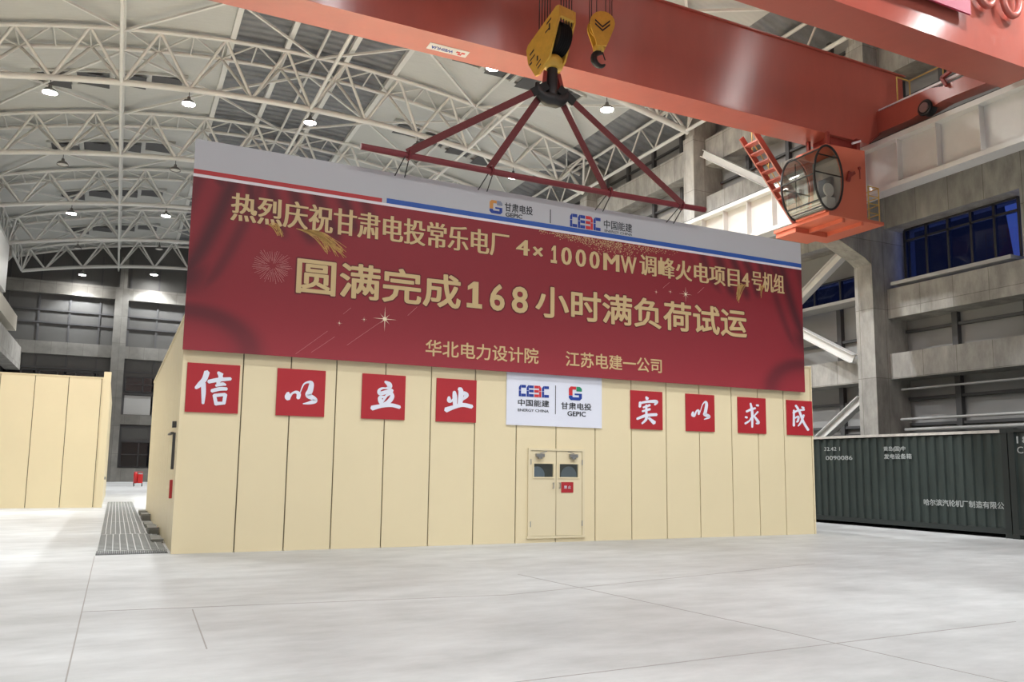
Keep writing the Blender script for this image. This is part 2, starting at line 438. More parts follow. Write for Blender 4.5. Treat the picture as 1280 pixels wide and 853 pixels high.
# window_40: the large dusk window, 5 columns x 2 rows; window_41: strip in the next bay
def grid_window(n, ys, zs, lab):
    fr = MB()
    for y in ys: fr.box(24.78, 24.92, y-.04, y+.04, zs[0], zs[-1])
    for z in zs: fr.box(24.78, 24.92, ys[0], ys[-1], z-.035, z+.035)
    f = struct(fr.build('window_%d' % n, 'frame'))
    MB().box(24.84, 24.86, ys[0], ys[-1], zs[0], zs[-1]).build('pane', 'winglass', f)
    MB().box(24.1, 25.0, ys[0]-.1, ys[-1]+.1, zs[0]-.16, zs[0]-.04).build('window_sill', 'silver', f)
grid_window(40, [15.36, 16.16, 16.95, 17.78, 18.6, 19.46], [8.3, 9.8, 10.2], '')
trim(MB().box(24.2, 25.19, 14.1, 14.93, 8.05, 10.25), 'concrete')
grid_window(41, [21.1, 22.4, 23.7, 25.0, 26.3, 27.7, 29.1], [8.05, 8.98], '')
# left wall: concrete floor beam, pale upper panels
trim(MB().box(-9.0, -7.9, 20, YW-.05, 9.4, 11.3), 'concrete')
trim(MB().box(-9.0, -7.75, 20, 66, 13.4, 16.7), 'white')
trim(MB().box(-9.0, -7.8, 20, 74.5, 11.9, 13.1), 'sky_rail')
trim(MB().box(-9.0, -7.6, 20, 60, 8.6, 9.4), 'concrete')
# ================================================================== COLUMNS
def column(k, g, left=False):
    y0, y1 = g-.38, g+.38
    if left:
        m = MB(); m.box(-9.5, -8.35, y0, y1, 0, 17.35); m.prism([(-8.36, 16.0), (-7.9, 16.6), (-7.9, 17.35), (-8.36, 17.35)], 'y', y0, y1)
        o = m.build('concrete_column', 'concrete')
        tag(o, 'bare concrete column on the left wall under the %s far roof truss' % ORD[k], 'column', 'concrete columns of the hall')
        return
    t = thing('concrete_column', (24.25, g, 0), 'bare concrete column on the right wall, %s from the camera' % ORD[k], 'column', 'concrete columns of the hall')
    m = MB(); m.box(23.5, 25.18, y0, y1, 0, 17.3)
    m.build('shaft', 'concrete', t)
    c = MB(); c.prism([(23.52, 8.9), (23.2, 9.1), (20.95, 10.0), (20.95, 10.42), (23.52, 10.42)], 'y', y0+.02, y1-.02)
    c.build('corbel', 'concrete', t)
    b = MB(); b.box(23.62, 24.9, y0+.06, y1-.06, 17.3, 19.1); b.build('head', 'concrete', t)
for k, g in enumerate(GRID[2:9]): column(k, g)
for k, g in enumerate(GRID[6:9]): column(k, g, True)
# gable column
m = MB(); m.box(-1.0, .1, YW-.9, YW-.51, 0, 17.2); m.box(-.7, -.1, YW-.9, YW-.51, 17.2, 20)
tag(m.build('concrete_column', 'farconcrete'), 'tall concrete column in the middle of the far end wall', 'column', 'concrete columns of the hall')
# white X braces between right-wall columns
XB = 23.95
cbt = thing('cross_brace', (XB, 25, 0), 'crossed white steel wall braces between the two nearest right hand columns', 'brace')
for p, q in (((XB, 20.85, 10.05), (XB, 29.35, 5.0)), ((XB-.32, 20.85, 5.65), (XB-.32, 29.35, 10.3)), ((XB, 20.85, 4.2), (XB, 26.5, .4)), ((XB, 20.85, 10.7), (XB, 29.35, 16.4))):
    mb = MB(); p, q = Vector(p), Vector(q)
    mb.bar(p, q, .05, .30); d, a, b = mb.basis(p, q)
    for s_ in (-1, 1): mb.bar(p+b*.15*s_, q+b*.15*s_, .30, .03)
    mb.build('diagonal', 'white', cbt)
# ================================================================== TRUSSES
def truss(y, label, master=None):
    if master is not None:
        c = copy_tree(master); c.location = (XC, y, 17.3); c['label'] = label; return c
    t = thing('roof_truss', (XC, y, 17.3), label, 'truss', 'white arched roof trusses')
    XS = [-15.85]+[NB*k for k in range(-5, 6)]+[15.85]
    def arc(f, dy, r, x0, x1, name, dz=0):
        m = MB(); n = 24
        m.path([(XC+x0+(x1-x0)*i/n, y+dy, f(XC+x0+(x1-x0)*i/n)+dz) for i in range(n+1)], r, 8); m.build(name, 'white', t)
    arc(zbot, 0, .145, -15.85, 15.85, 'bottom_chord')
    arc(ztop, -1, .105, -16.2, 16.2, 'top_chord'); arc(ztop, 1, .105, -16.2, 16.2, 'top_chord')
    B = lambda x: (XC+x, y, zbot(XC+x)); T = lambda x, s: (XC+x, y+s, ztop(XC+x))
    def web(p, q, r=.06): MB().tube(p, q, r, 6).build('web_member', 'white', t)
    tops = [NB*(k+.5) for k in range(-6, 6)]
    tops[0] = -15.3; tops[-1] = 15.3
    nodes = [-15.85]+[NB*k for k in range(-5, 6)]+[15.85]
    for i, tx in enumerate(tops):
        for s in (-1, 1):
            web(T(tx, s), B(nodes[i]), .075); web(T(tx, s), B(nodes[i+1]), .075)
    lac = MB()                                         # flat lacing between the two top chords
    for i, tx in enumerate(tops):
        lac.tube(T(tx, -1), T(tx, 1), .04, 6)
        for nx in (nodes[i], nodes[i+1]): lac.tube(T(tx, 1), T(nx, -1), .045, 6)
    for nx in nodes: lac.tube(T(nx, -1), T(nx, 1), .04, 6)
    lac.build('lacing', 'white', t)
    return t
TR = None
tr_rows = GRID[3:10]
for k, g in enumerate(tr_rows):
    lab = 'white arched tubular roof truss, %s from the camera' % ORD[k]
    r = truss(g, lab, TR)
    if TR is None: TR = r
# longitudinal ties and roof cross bracing
for i, dx in enumerate((-8.55, 0, 8.55)):
    x = XC+dx
    m = MB(); m.tube((x, 11, zbot(x)), (x, YW-.3, zbot(x)), .085)
    tag(m.build('tie_pipe', 'white'), 'white tie pipe along the hall through the truss bottoms, %s from the left' % ORD[i], 'tie', 'long tie pipes')
    m = MB(); m.tube((x, 11, ztop(x)-.02), (x, YW-.3, ztop(x)-.02), .07)
    tag(m.build('tie_pipe', 'white'), 'white tie pipe along the hall just under the roof deck, %s from the left' % ORD[i], 'tie', 'long tie pipes')
TL = [-15.6, -8.55, 0, 8.55, 15.6]
for k in range(3, 9):
    ya, yb = GRID[k]+1, GRID[k+1]-1
    t = thing('roof_bracing', (XC, (ya+yb)/2, 18), 'thin crossed white roof braces between the %s and %s trusses from the camera' % (ORD[k-3], ORD[k-2]), 'brace', 'crossed roof braces')
    for i in range(4):
        xa, xb = XC+TL[i], XC+TL[i+1]; xm = (xa+xb)/2; ym = (ya+yb)/2
        for (p, q) in (((xa, ya), (xm, ym)), ((xm, ym), (xb, yb)), ((xb, ya), (xm, ym)), ((xm, ym), (xa, yb))):
            MB().bar((p[0], p[1], ztop(p[0])-.08), (q[0], q[1], ztop(q[0])-.08), .10, .10).build('brace', 'white', t)
# eave trusses along the right column heads and left
for k in range(2, 9):
    ya, yb = GRID[k]+.12, GRID[k+1]-.12
    for sx, lab in ((23.35, 'right'), (XC-15.85, 'left')):
        if sx < 0 and k < 6: continue
        t = thing('eave_truss', (sx, (ya+yb)/2, 17.4), 'white tubular truss along the %s eave, bay %s from the camera' % (lab, ORD[k-2]), 'truss', 'eave trusses')
        MB().tube((sx, ya, 17.6), (sx, yb, 17.6), .09).build('bottom_chord', 'white', t)
        MB().tube((sx, ya, 19.15), (sx, yb, 19.15), .085).build('top_chord', 'white', t)
        n = 4
        for i in range(n):
            y0 = ya+(yb-ya)*i/n; y1 = ya+(yb-ya)*(i+1)/n; yc = (y0+y1)/2
            MB().tube((sx, y0, 17.6), (sx, yc, 19.15), .045, 6).build('web_member', 'white', t)
            MB().tube((sx, yc, 19.15), (sx, y1, 17.6), .045, 6).build('web_member', 'white', t)
# ================================================================== LAMPS
def lamp(x, y, z, lit, label, top=None, k=1.0, lens=None):
    t = thing('high_bay_lamp', (x, y, z), label, 'lamp', 'high bay lamps under the roof')
    m = MB(); m.lathe((x, y, z), [(.30, 0), (.29, .06), (.20, .17), (.09, .22), (.07, .36), (.02, .38)], 20, caps=False); m.build('reflector', 'lampbody', t)
    m = MB(); m.lathe((x, y, z), [(.27, .035), (.20, .0), (.001, -.02)], 20, caps=False); m.build('lens', lens or ('lamp' if lit else 'lampoff'), t)
    m = MB(); m.tube((x, y, z+.36), (x, y, top or zbot(x)-.1), .018, 6); m.build('stem', 'steel', t)
    if lit:
        ld = bpy.data.lights.new('lamp_light', 'SPOT'); ld.energy = LAMP_W*k; ld.color = LAMP_COL
        ld.spot_size = math.radians(CONE); ld.spot_blend = BLEND; ld.shadow_soft_size = .24
        lo = bpy.data.objects.new('light', ld); COL.objects.link(lo); lo.parent = t; lo.location = (0, 0, -.05)
LX = [XC+NB*k for k in (-4, -2, 0, 2, 4)]
rows = [(GRID[0], True), (GRID[1], True), (9.2, True), (21.2, True), (GRID[4], True), (GRID[5], True), (GRID[6], False), (GRID[7], True), (GRID[8], False), (GRID[9], True)]
for ri, (y, lit) in enumerate(rows):
    for xi, x in enumerate(LX):
        z = zbot(x)-.72
        row = ORD[ri-3] if ri >= 3 else None
        lab = ('%s high bay lamp, %s from left under the %s roof truss from the camera' % ('lit' if lit else 'unlit', ORD[xi], row)) if row else \
              'lit high bay lamp over the front floor, row %s, %s from the left' % (ORD[ri], ORD[xi])
        if ri == 3 and xi == 4: continue
        if ri == 4 and xi == 1: z += .4
        if ri == 2: x += 3.6; z = zbot(x)-.72
        lamp(x, y, z, lit, lab, ztop(x)+(.33 if abs(x-XC) < 3.95 else .21) if ri <= 3 else None, ROWK.get(ri, 1.0)*(.3 if ri == 3 and xi < 2 else 1), 'lampdim' if ri == 2 and xi < 4 else None)
# ================================================================== ENCLOSURE (cream acoustic booth)
EDG = [1.03, 2.06, 2.95, 3.84, 4.85, 5.84, 6.84, 7.83, 8.82, 9.84, 10.83, 11.83, 12.82, 13.83, 14.69, 15.56, 16.52]
HB = 4.35
booth = thing('panel_enclosure', (8.8, 23, 0), 'large cream panelled enclosure standing under the red banner', 'enclosure')
MB().box(1.06, 16.49, YF+.03, 30.4, .03, HB-.03).build('core', 'gap', booth)
for i in range(16):
    x0, x1 = EDG[i]+.012, EDG[i+1]-.012
    m = MB()
    if i in (7, 8):                                   # door panels: opening between 8.18 and 9.49, z .14-2.0
        a, b = (8.18, x1) if i == 7 else (x0, 9.49)
        m.box(x0, x1, YF, YF+.06, 2.0, HB)
        if i == 7: m.box(x0, 8.18, YF, YF+.06, 0, 2.0)
        else: m.box(9.49, x1, YF, YF+.06, 0, 2.0)
        m.box(a, b, YF, YF+.06, 0, .13)
    else: m.box(x0, x1, YF, YF+.06, 0, HB)
    m.build('wall_panel', 'cream', booth)
n = 14
for i in range(n):
    y0 = YF+.08+(30.4-YF-.08)*i/n; y1 = YF+.08+(30.4-YF-.08)*(i+1)/n
    for x0, x1 in ((1.0, 1.05), (16.5, 16.55)):
        MB().box(x0, x1, y0+.012, y1-.012, 0, HB).build('side_panel', 'cream', booth)
MB().box(.985, 1.06, YF-.012, YF+.10, 0, HB).build('corner_trim', 'cream', booth); MB().box(16.53, 16.58, YF, YF+.10, 0, HB).build('corner_trim', 'cream', booth)
m = MB(); m.box(.98, 16.57, YF-.01, 30.42, HB, HB+.05); m.build('roof_panel', 'cream', booth)
# service bits on the left side wall
m = MB()
m.box(.95, 1.0, 17.0, 17.06, 1.5, 2.2); m.box(.94, 1.0, 17.5, 18.6, 2.2, 2.23); m.box(.93, 1.0, 16.95, 17.1, 2.3, 2.42)
m.build('side_latch', 'steel', booth)
MB().box(.95, 1.0, 17.0, 17.1, .95, 1.3).build('side_tag', 'lred', booth)
# double door
dr = MB()
for a, b, c, d in ((8.12, 8.18, .14, 2.0), (9.49, 9.55, .14, 2.0), (8.12, 9.55, 2.0, 2.05), (8.10, 9.57, .09, .14)):
    dr.box(a, b, YF-.03, YF+.05, c, d)
frame = dr.build('door_frame', 'cream2', booth)
def leaf(x0, x1, wx0, wx1, hx, cx, side):
    z0, z1 = .145, 1.995; wz0, wz1 = 1.42, 1.71
    m = MB(); y0, y1 = YF-.015, YF+.03
    m.box(x0, wx0, y0, y1, z0, z1); m.box(wx1, x1, y0, y1, z0, z1); m.box(wx0, wx1, y0, y1, z0, wz0); m.box(wx0, wx1, y0, y1, wz1, z1)
    l = m.build('door', 'cream2', booth)
    g = MB()
    for a, b, c, d in ((wx0-.03, wx1+.03, wz0-.03, wz0), (wx0-.03, wx1+.03, wz1, wz1+.03), (wx0-.03, wx0, wz0, wz1), (wx1, wx1+.03, wz0, wz1)):
        g.box(a, b, y0-.012, y0, c, d)
    g.build('window_bead', 'cream', l)
    MB().box(wx0, wx1, YF, YF+.006, wz0, wz1).build('window_pane', 'doorglass', l)
    h = MB(); h.tube((hx, y0-.05, 1.17), (hx, y0-.05, 1.30), .011); h.tube((hx, y0-.05, 1.18), (hx, y0, 1.18), .008); h.tube((hx, y0-.05, 1.29), (hx, y0, 1.29), .008)
    h.build('door_handle', 'metal', l)
    c = MB(); c.box(cx-.10, cx+.10, y0-.06, y0, 1.86, 1.93); c.lathe((cx, y0-.03, 1.82), [(.05, 0), (.05, .04)], 14)
    c.bar((cx, y0-.05, 1.94), (cx+side*.16, y0-.05, 1.985), .02, .015)
    c.build('door_closer', 'metal', l)
    for z in (.4, 1.75):
        hh = MB(); xx = x0 if side > 0 else x1
        hh.tube((xx, y0-.012, z-.06), (xx, y0-.012, z+.06), .012); hh.build('hinge', 'metal', l)
leaf(8.185, 8.812, 8.263, 8.745, 8.735, 8.40, 1)
leaf(8.828, 9.485, 8.905, 9.38, 8.90, 9.25, -1)
# something pale behind the left pane
MB().lathe((8.36, YF+.018, 1.46), [(.19, 0), (.19, .008)], 24, axis='y').build('pipe_seen_inside', 'banwhite', booth)
MB().lathe((9.16, YF+.018, 1.46), [(.20, 0), (.20, .008)], 24, axis='y').build('pipe_seen_inside', 'silver', booth)
nt_ = thing('door_notice', (9.1, YF-.02, 1.08), 'small red notice stuck on the right leaf of the cream double door', 'sign')
MB().box(8.949, 9.257, YF-.024, YF-.017, 1.08, 1.31).build('board', 'signred', nt_)
plate_text('lettering', '禁 止', *front(9.02, 9.19, 1.165, 1.235, YF-.024), 'signwhite', nt_, .01)
# ================================================================== LEFT BOOTH
lb = thing('panel_enclosure', (-4.2, 40, 0), 'pale yellow panelled enclosure farther back at the left edge', 'enclosure')
YL = 33.45
MB().box(-9.0, -.42, YL+.03, 47, .03, 4.68).build('core', 'gap', lb)
le = [-9.03, -7.1, -5.6, -4.05, -2.35, -1.05, -.62]
le = [-.42-.0, -.66, -1.72, -2.78, -3.84, -4.9, -5.96, -7.02, -8.08, -9.0][::-1]
for i in range(len(le)-1):
    MB().box(le[i]+.012, le[i+1]-.012, YL, YL+.06, 0, 4.7).build('wall_panel', 'cream3', lb)
for i in range(12):
    y0 = YL+.08+13.4/12*i
    MB().box(-.44, -.38, y0+.012, y0+13.4/12-.012, 0, 4.7).build('side_panel', 'cream3', lb)
MB().box(-.60, -.36, YL-.02, YL+.16, 0, 4.95).build('corner_post', 'cream3', lb)
MB().box(-9.0, -.40, YL-.01, 47, 4.7, 4.74).build('roof_panel', 'cream3', lb)
MB().box(-.36, -.30, 34.2, 34.3, 1.0, 1.1).build('side_latch', 'metal', lb)
# ================================================================== BANNER
BX0, BX1, BZ0, BZ1, YB = .965, 16.237, 3.69, 7.72, 15.95
def banner_mat():
    m = mat('banner_print', (.43, .028, .042, 1), .55)
    nt = m.node_tree; b = nt.nodes['Principled BSDF']
    g = nt.nodes.new('ShaderNodeTexCoord'); sp = nt.nodes.new('ShaderNodeSeparateXYZ'); nt.links.new(g.outputs['Generated'], sp.inputs[0])
    def math_(op, a, bb=None, cl=False):
        n = nt.nodes.new('ShaderNodeMath'); n.operation = op; n.use_clamp = cl
        for i, v in enumerate((a, bb)):
            if v is None: continue
            if isinstance(v, (int, float)): n.inputs[i].default_value = v
            else: nt.links.new(v, n.inputs[i])
        return n.outputs[0]
    u, v = sp.outputs[0], sp.outputs[2]
    # printed curtain folds at both ends
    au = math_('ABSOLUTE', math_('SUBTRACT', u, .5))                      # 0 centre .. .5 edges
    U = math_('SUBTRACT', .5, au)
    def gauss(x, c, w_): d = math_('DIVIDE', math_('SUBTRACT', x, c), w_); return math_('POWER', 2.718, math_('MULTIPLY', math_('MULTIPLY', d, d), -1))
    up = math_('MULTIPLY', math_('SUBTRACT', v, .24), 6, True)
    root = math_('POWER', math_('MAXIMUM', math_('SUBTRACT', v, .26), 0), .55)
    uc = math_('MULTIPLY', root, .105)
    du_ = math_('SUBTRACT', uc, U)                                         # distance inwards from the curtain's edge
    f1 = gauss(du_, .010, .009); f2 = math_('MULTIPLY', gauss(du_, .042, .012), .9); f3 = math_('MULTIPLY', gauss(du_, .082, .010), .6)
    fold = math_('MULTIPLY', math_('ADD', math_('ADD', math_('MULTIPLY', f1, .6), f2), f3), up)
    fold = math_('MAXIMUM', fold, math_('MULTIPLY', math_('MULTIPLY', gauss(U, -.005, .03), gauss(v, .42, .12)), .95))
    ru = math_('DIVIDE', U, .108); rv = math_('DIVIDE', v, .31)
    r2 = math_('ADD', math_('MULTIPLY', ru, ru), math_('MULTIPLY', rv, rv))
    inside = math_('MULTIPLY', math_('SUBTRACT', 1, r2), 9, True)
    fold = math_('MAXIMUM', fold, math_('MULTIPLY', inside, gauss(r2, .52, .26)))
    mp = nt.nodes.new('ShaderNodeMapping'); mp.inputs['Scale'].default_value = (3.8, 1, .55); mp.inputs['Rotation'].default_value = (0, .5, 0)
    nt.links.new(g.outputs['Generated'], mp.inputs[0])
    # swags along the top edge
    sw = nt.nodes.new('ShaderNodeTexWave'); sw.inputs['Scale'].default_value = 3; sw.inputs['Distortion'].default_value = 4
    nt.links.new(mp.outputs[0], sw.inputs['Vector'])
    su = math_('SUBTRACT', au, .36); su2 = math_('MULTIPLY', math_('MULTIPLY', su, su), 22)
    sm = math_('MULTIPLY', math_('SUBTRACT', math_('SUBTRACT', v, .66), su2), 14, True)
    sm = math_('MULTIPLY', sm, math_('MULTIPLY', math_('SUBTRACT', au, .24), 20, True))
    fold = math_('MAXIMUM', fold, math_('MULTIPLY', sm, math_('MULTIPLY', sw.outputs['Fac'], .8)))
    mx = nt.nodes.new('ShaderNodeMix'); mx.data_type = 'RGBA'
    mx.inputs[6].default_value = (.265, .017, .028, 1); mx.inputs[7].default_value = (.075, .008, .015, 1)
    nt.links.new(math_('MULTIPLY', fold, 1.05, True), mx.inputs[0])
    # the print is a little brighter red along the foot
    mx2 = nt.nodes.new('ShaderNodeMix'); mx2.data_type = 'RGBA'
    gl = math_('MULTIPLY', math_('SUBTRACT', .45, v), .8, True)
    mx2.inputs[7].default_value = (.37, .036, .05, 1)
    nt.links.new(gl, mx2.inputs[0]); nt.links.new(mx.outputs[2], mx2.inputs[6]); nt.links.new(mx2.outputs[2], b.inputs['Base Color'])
    return m
ban = thing('banner', ((BX0+BX1)/2, YB+.02, BZ0), 'huge red congratulation banner with gold characters hanging over the cream enclosure', 'banner')
def cloth(name, z0, z1, m, y0=YB, y1=YB+.03):
    mb = MB(); n = 60; vs = []; fs = []
    for i in range(n+1):
        x = BX0+(BX1-BX0)*i/n
        vs += [(x, y0, z0), (x, y0, z1), (x, y1, z0), (x, y1, z1)]
    for i in range(n):
        a = i*4; c = a+4; fs += [(a, c, c+1, a+1), (a+2, a+3, c+3, c+2), (a, a+2, c+2, c), (a+1, c+1, c+3, a+3)]
    fs += [(0, 1, 3, 2), (n*4, n*4+2, n*4+3, n*4+1)]
    return mb.add(vs, fs).build(name, m, ban)
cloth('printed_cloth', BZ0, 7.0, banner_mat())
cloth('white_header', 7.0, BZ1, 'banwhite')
yb = YB
def strip(name, x0, x1, z0, z1, m, y=yb, t=.004): return MB().box(x0, x1, y-t, y, z0, z1).build(name, m, ban)
strip('red_line', BX0, 4.62, 7.045, 7.13, 'lred'); strip('blue_line', 4.72, BX1, 7.045, 7.15, 'lblue'); strip('white_line', BX0, BX1, 6.985, 7.04, 'lwhite', t=.0045)
L1 = [(1.66, 7.55, 6.235, 6.785, '热烈庆祝甘肃电投常乐电厂'), (7.72, 8.06, 6.335, 6.69, '4'), (8.14, 8.40, 6.36, 6.57, '×'), (8.87, 9.15, 6.25, 6.66, '0'), (9.25, 9.53, 6.25, 6.66, '0'), (9.62, 9.90, 6.25, 6.66, '0'), (10.0, 10.45, 6.25, 6.66, 'M'), (10.48, 10.94, 6.25, 6.66, 'W'),
      (11.02, 14.10, 6.255, 6.76, '调峰火电项目'), (14.17, 14.42, 6.32, 6.68, '4'), (14.50, 15.61, 6.255, 6.77, '号机组')]
for i, (x0, x1, z0, z1, s) in enumerate(L1):
    k = 1/ (x1-x0)
    plate_text('lettering_outline', s, *front(x0-.015, x1+.015, z0-.015, z1+.015, yb), 'bandark', ban, .042, .022, th=.002)
    plate_text('lettering', s, *front(x0, x1, z0, z1, yb), 'gold', ban, .030, .0, th=.006)
L2 = [(2.95, 6.42, 4.95, 5.69, '圆满完成'), (7.10, 7.46, 5.01, 5.61, '6'), (7.63, 8.03, 5.01, 5.61, '8'), (8.22, 14.30, 4.97, 5.70, '小时满负荷试运')]
for x0, x1, z0, z1, s in L2:
    plate_text('lettering_outline', s, *front(x0-.03, x1+.03, z0-.03, z1+.03, yb), 'bandark', ban, .040, th=.002)
    plate_text('lettering', s, *front(x0, x1, z0, z1, yb), 'gold', ban, .021, th=.006)
def numeral_one(x0, x1, z0, z1, w):
    xm = (x0+x1)/2+.02; f = (z1-z0)*.17
    pts = [(x0, z0), (x1, z0), (x1, z0+f), (xm+w/2, z0+f), (xm+w/2, z1), (xm-w/3, z1), (x0+.02, z1-f*1.1), (x0+.02, z1-f*2.0), (xm-w/2, z1-f*1.5), (xm-w/2, z0+f), (x0, z0+f)]
    for nme, g, m, t in (('lettering_outline', .014, 'bandark', .002), ('lettering', 0, 'gold', .006)):
        c = ((x0+x1)/2, (z0+z1)/2)
        MB().prism([(x+(g if x > c[0] else -g), z+(g if z > c[1] else -g)) for x, z in pts], 'y', yb-t, yb).build(nme, m, ban)
numeral_one(6.56, 6.92, 5.02, 5.60, .14); numeral_one(8.60, 8.76, 6.25, 6.66, .065)
for x0, x1, s in ((5.655, 8.31, '华北电力设计院'), (9.0, 11.64, '江苏电建一公司')):
    plate_text('lettering', s, *front(x0, x1, 3.905, 4.255, yb), 'gold', ban, .012, th=.005)
# logos -----------------------------------------------------------------------
def gepic_logo(parent, x0, x1, z0, z1, y, cols):
    w, h = x1-x0, z1-z0
    def P(pts): return [(x0+w*a, z0+h*b) for a, b in pts]
    parts = [('logo_upper_left', [(.0, .35), (.0, .85), (.15, 1), (.55, 1), (.55, .78), (.28, .78), (.28, .35)], cols[0]),
             ('logo_upper_right', [(.58, 1), (.85, 1), (1, .85), (1, .66), (.58, .66), (.58, .78)], cols[1]),
             ('logo_base', [(.0, .32), (.0, .15), (.15, 0), (.85, 0), (1, .15), (1, .50), (.45, .50), (.45, .38), (.78, .38), (.78, .22), (.28, .22), (.28, .32)], cols[2])]
    for nme, pts, m in parts:
        MB().prism(P(pts), 'y', y-.006, y-.001).build(nme, m, parent)
def ceec_logo(parent, x0, x1, z0, z1, y):
    w = (x1-x0)/4; h = z1-z0; t = .26
    for i in range(4):
        a = x0+w*i+w*.05; b = x0+w*(i+1)-w*.05; W_ = b-a
        q = lambda u, v: (a+W_*u, z0+h*v)
        m = 'logored' if i == 2 else 'logoblue'
        mb = MB()
        def poly(pts, flip):
            pts = [((1-u) if flip else u, v) for u, v in pts]
            mb.prism([q(u, v) for u, v in pts], 'y', y-.006, y-.001)
        fl = (i == 2)
        poly([(.0, .55), (.0, .80), (.22, 1), (.30, 1), (.30, .55)], fl); poly([(.34, 1), (1, 1), (1, .76), (.34, .76)], fl)
        poly([(.0, .51), (.30, .51), (.30, .0), (.0, .0)], fl); poly([(.34, 0), (.34, .24), (1, .24), (1, .0)], fl)
        if i in (1, 2): poly([(.36, .40), (.36, .62), (1, .62), (1, .40)], fl)
        mb.build('logo_letter', m, parent)
gepic_logo(ban, 7.06, 7.37, 7.19, 7.49, yb, ('logoorange', 'logogrey', 'logoblue'))
plate_text('logo_text', '甘肃电投', *front(7.43, 8.13, 7.285, 7.485, yb), 'ink', ban, .012)
plate_text('logo_text', 'GEPIC', *front(7.45, 7.87, 7.165, 7.26, yb), 'ink', ban, .02)
strip('logo_divider', 8.575, 8.595, 7.175, 7.495, 'ink')
ceec_logo(ban, 9.09, 9.935, 7.17, 7.485, yb)
plate_text('logo_text', '中国能建', *front(10.02, 10.815, 7.26, 7.47, yb), 'ink', ban, .006)
plate_text('logo_text', 'ENERGY CHINA', *front(10.04, 10.815, 7.175, 7.235, yb), 'ink', ban, .0)
# printed fireworks, tassels, sparkles ----------------------------------------
fw = MB()
for k in range(46):
    a = 2*math.pi*k/46+random.uniform(-.04, .04); r0 = random.uniform(.05, .20); r1 = random.uniform(.28, .37)
    c = Vector((2.49, yb-.002, 5.43))
    fw.bar(c+Vector((math.cos(a)*r0*1.1, 0, math.sin(a)*r0*.95)), c+Vector((math.cos(a)*r1*1.1, 0, math.sin(a)*r1*.95)), .010, .003)
fw.build('firework_print', 'pinkline', ban)
def tassel(x, z, dx, dz, n, spread):
    t = MB()
    for k in range(n):
        f = random.uniform(0, 1); sx = x+random.uniform(-.13, .13)*spread; pts = []
        ex = x+dx*(.5+.6*random.random()); ez = z+dz*(.6+.5*random.random())+random.uniform(-.05, .05)
        for i in range(6):
            s_ = i/5; pts.append((sx+(ex-sx)*s_, yb-.003-.0005*(k % 3), z+(ez-z)*s_+.10*math.sin(math.pi*s_)*(.3+f)))
        t.path(pts, .0055, 4)
    t.build('tassel_print', 'goldline', ban)
tassel(3.10, 6.24, .75, -.42, 48, 1.6); tassel(2.45, 6.24, .20, -.18, 20, .8)
tassel(14.18, 6.36, -.18, -.42, 40, 1.3); tassel(14.85, 6.36, -.05, -.24, 20, .8)
def star(x, z, r, nm='sparkle_print'):
    s = MB()
    for k in range(8):
        a = math.pi*k/4; L = r*(1.0 if k % 2 == 0 else .55)
        p = Vector((x, yb-.003, z)); e = p+Vector((math.cos(a)*L, 0, math.sin(a)*L)); n_ = Vector((-math.sin(a), 0, math.cos(a)))*r*.035
        s.add([p+n_, p-n_, e], [(0, 1, 2)])
    s.lathe((x, yb-.004, z), [(r*.16, 0), (r*.16, .003)], 14, axis='y'); s.build(nm, 'starwhite', ban)
star(4.761, 4.60, .26); star(12.382, 5.916, .20)
for x, z in ((3.83, 4.43), (4.33, 4.55), (11.5, 5.88), (11.92, 5.93)): star(x, z, .07)
st = MB()
for (x0, z0, x1, z1) in ((3.0, 3.75, 3.6, 4.25), (3.3, 3.8, 3.75, 4.15), (5.25, 4.72, 5.45, 4.92), (3.9, 4.62, 4.05, 4.76), (12.75, 5.98, 12.95, 6.15), (11.7, 6.0, 11.9, 6.16), (4.0, 4.0, 4.7, 4.55)):
    st.bar((x0, yb-.002, z0), (x1, yb-.002, z1), .008, .003)
st.build('streak_print', 'pinkline', ban)
du = MB()
for k in range(900):
    x = random.gauss(10.0, .9); z = 6.97-abs(random.gauss(0, .17))*max(.2, 1-abs(x-10.3)/2.2)
    if not (8.3 < x < 12.2) or z < 6.5: continue
    r = random.uniform(.006, .014); du.add([(x-r, yb-.0015, z), (x, yb-.0015, z-r), (x+r, yb-.0015, z), (x, yb-.0015, z+r)], [(0, 1, 2, 3)])
o = du.build('gold_dust_print', 'gold', ban); o['kind'] = 'stuff'
# ================================================================== WHITE LOGO BOARD + RED CHARACTER BOARDS
ys = YF-.025
wb = thing('logo_board', (8.79, ys, 2.54), 'white board with two company logos above the cream double door', 'sign')
MB().box(7.575, 10.005, ys, YF-.002, 2.54, 3.712).build('board', 'signwhite', wb)
ceec_logo(wb, 7.86, 8.625, 3.175, 3.43, ys)
plate_text('logo_text', '中国能建', *front(7.85, 8.625, 2.965, 3.115, ys), 'ink', wb, .012)
plate_text('logo_text', 'ENERGY CHINA', *front(7.85, 8.615, 2.845, 2.905, ys), 'ink', wb, .004)
MB().box(8.778, 8.795, ys-.003, ys, 2.815, 3.462).build('logo_divider', 'ink', wb)
gepic_logo(wb, 9.13, 9.47, 3.152, 3.463, ys, ('logored', 'logogreen', 'logoblue'))
plate_text('logo_text', '甘肃电投', *front(8.93, 9.725, 2.935, 3.095, ys), 'ink', wb, .014)
plate_text('logo_text', 'GEPIC', *front(9.095, 9.575, 2.79, 2.9, ys), 'ink', wb, .02)
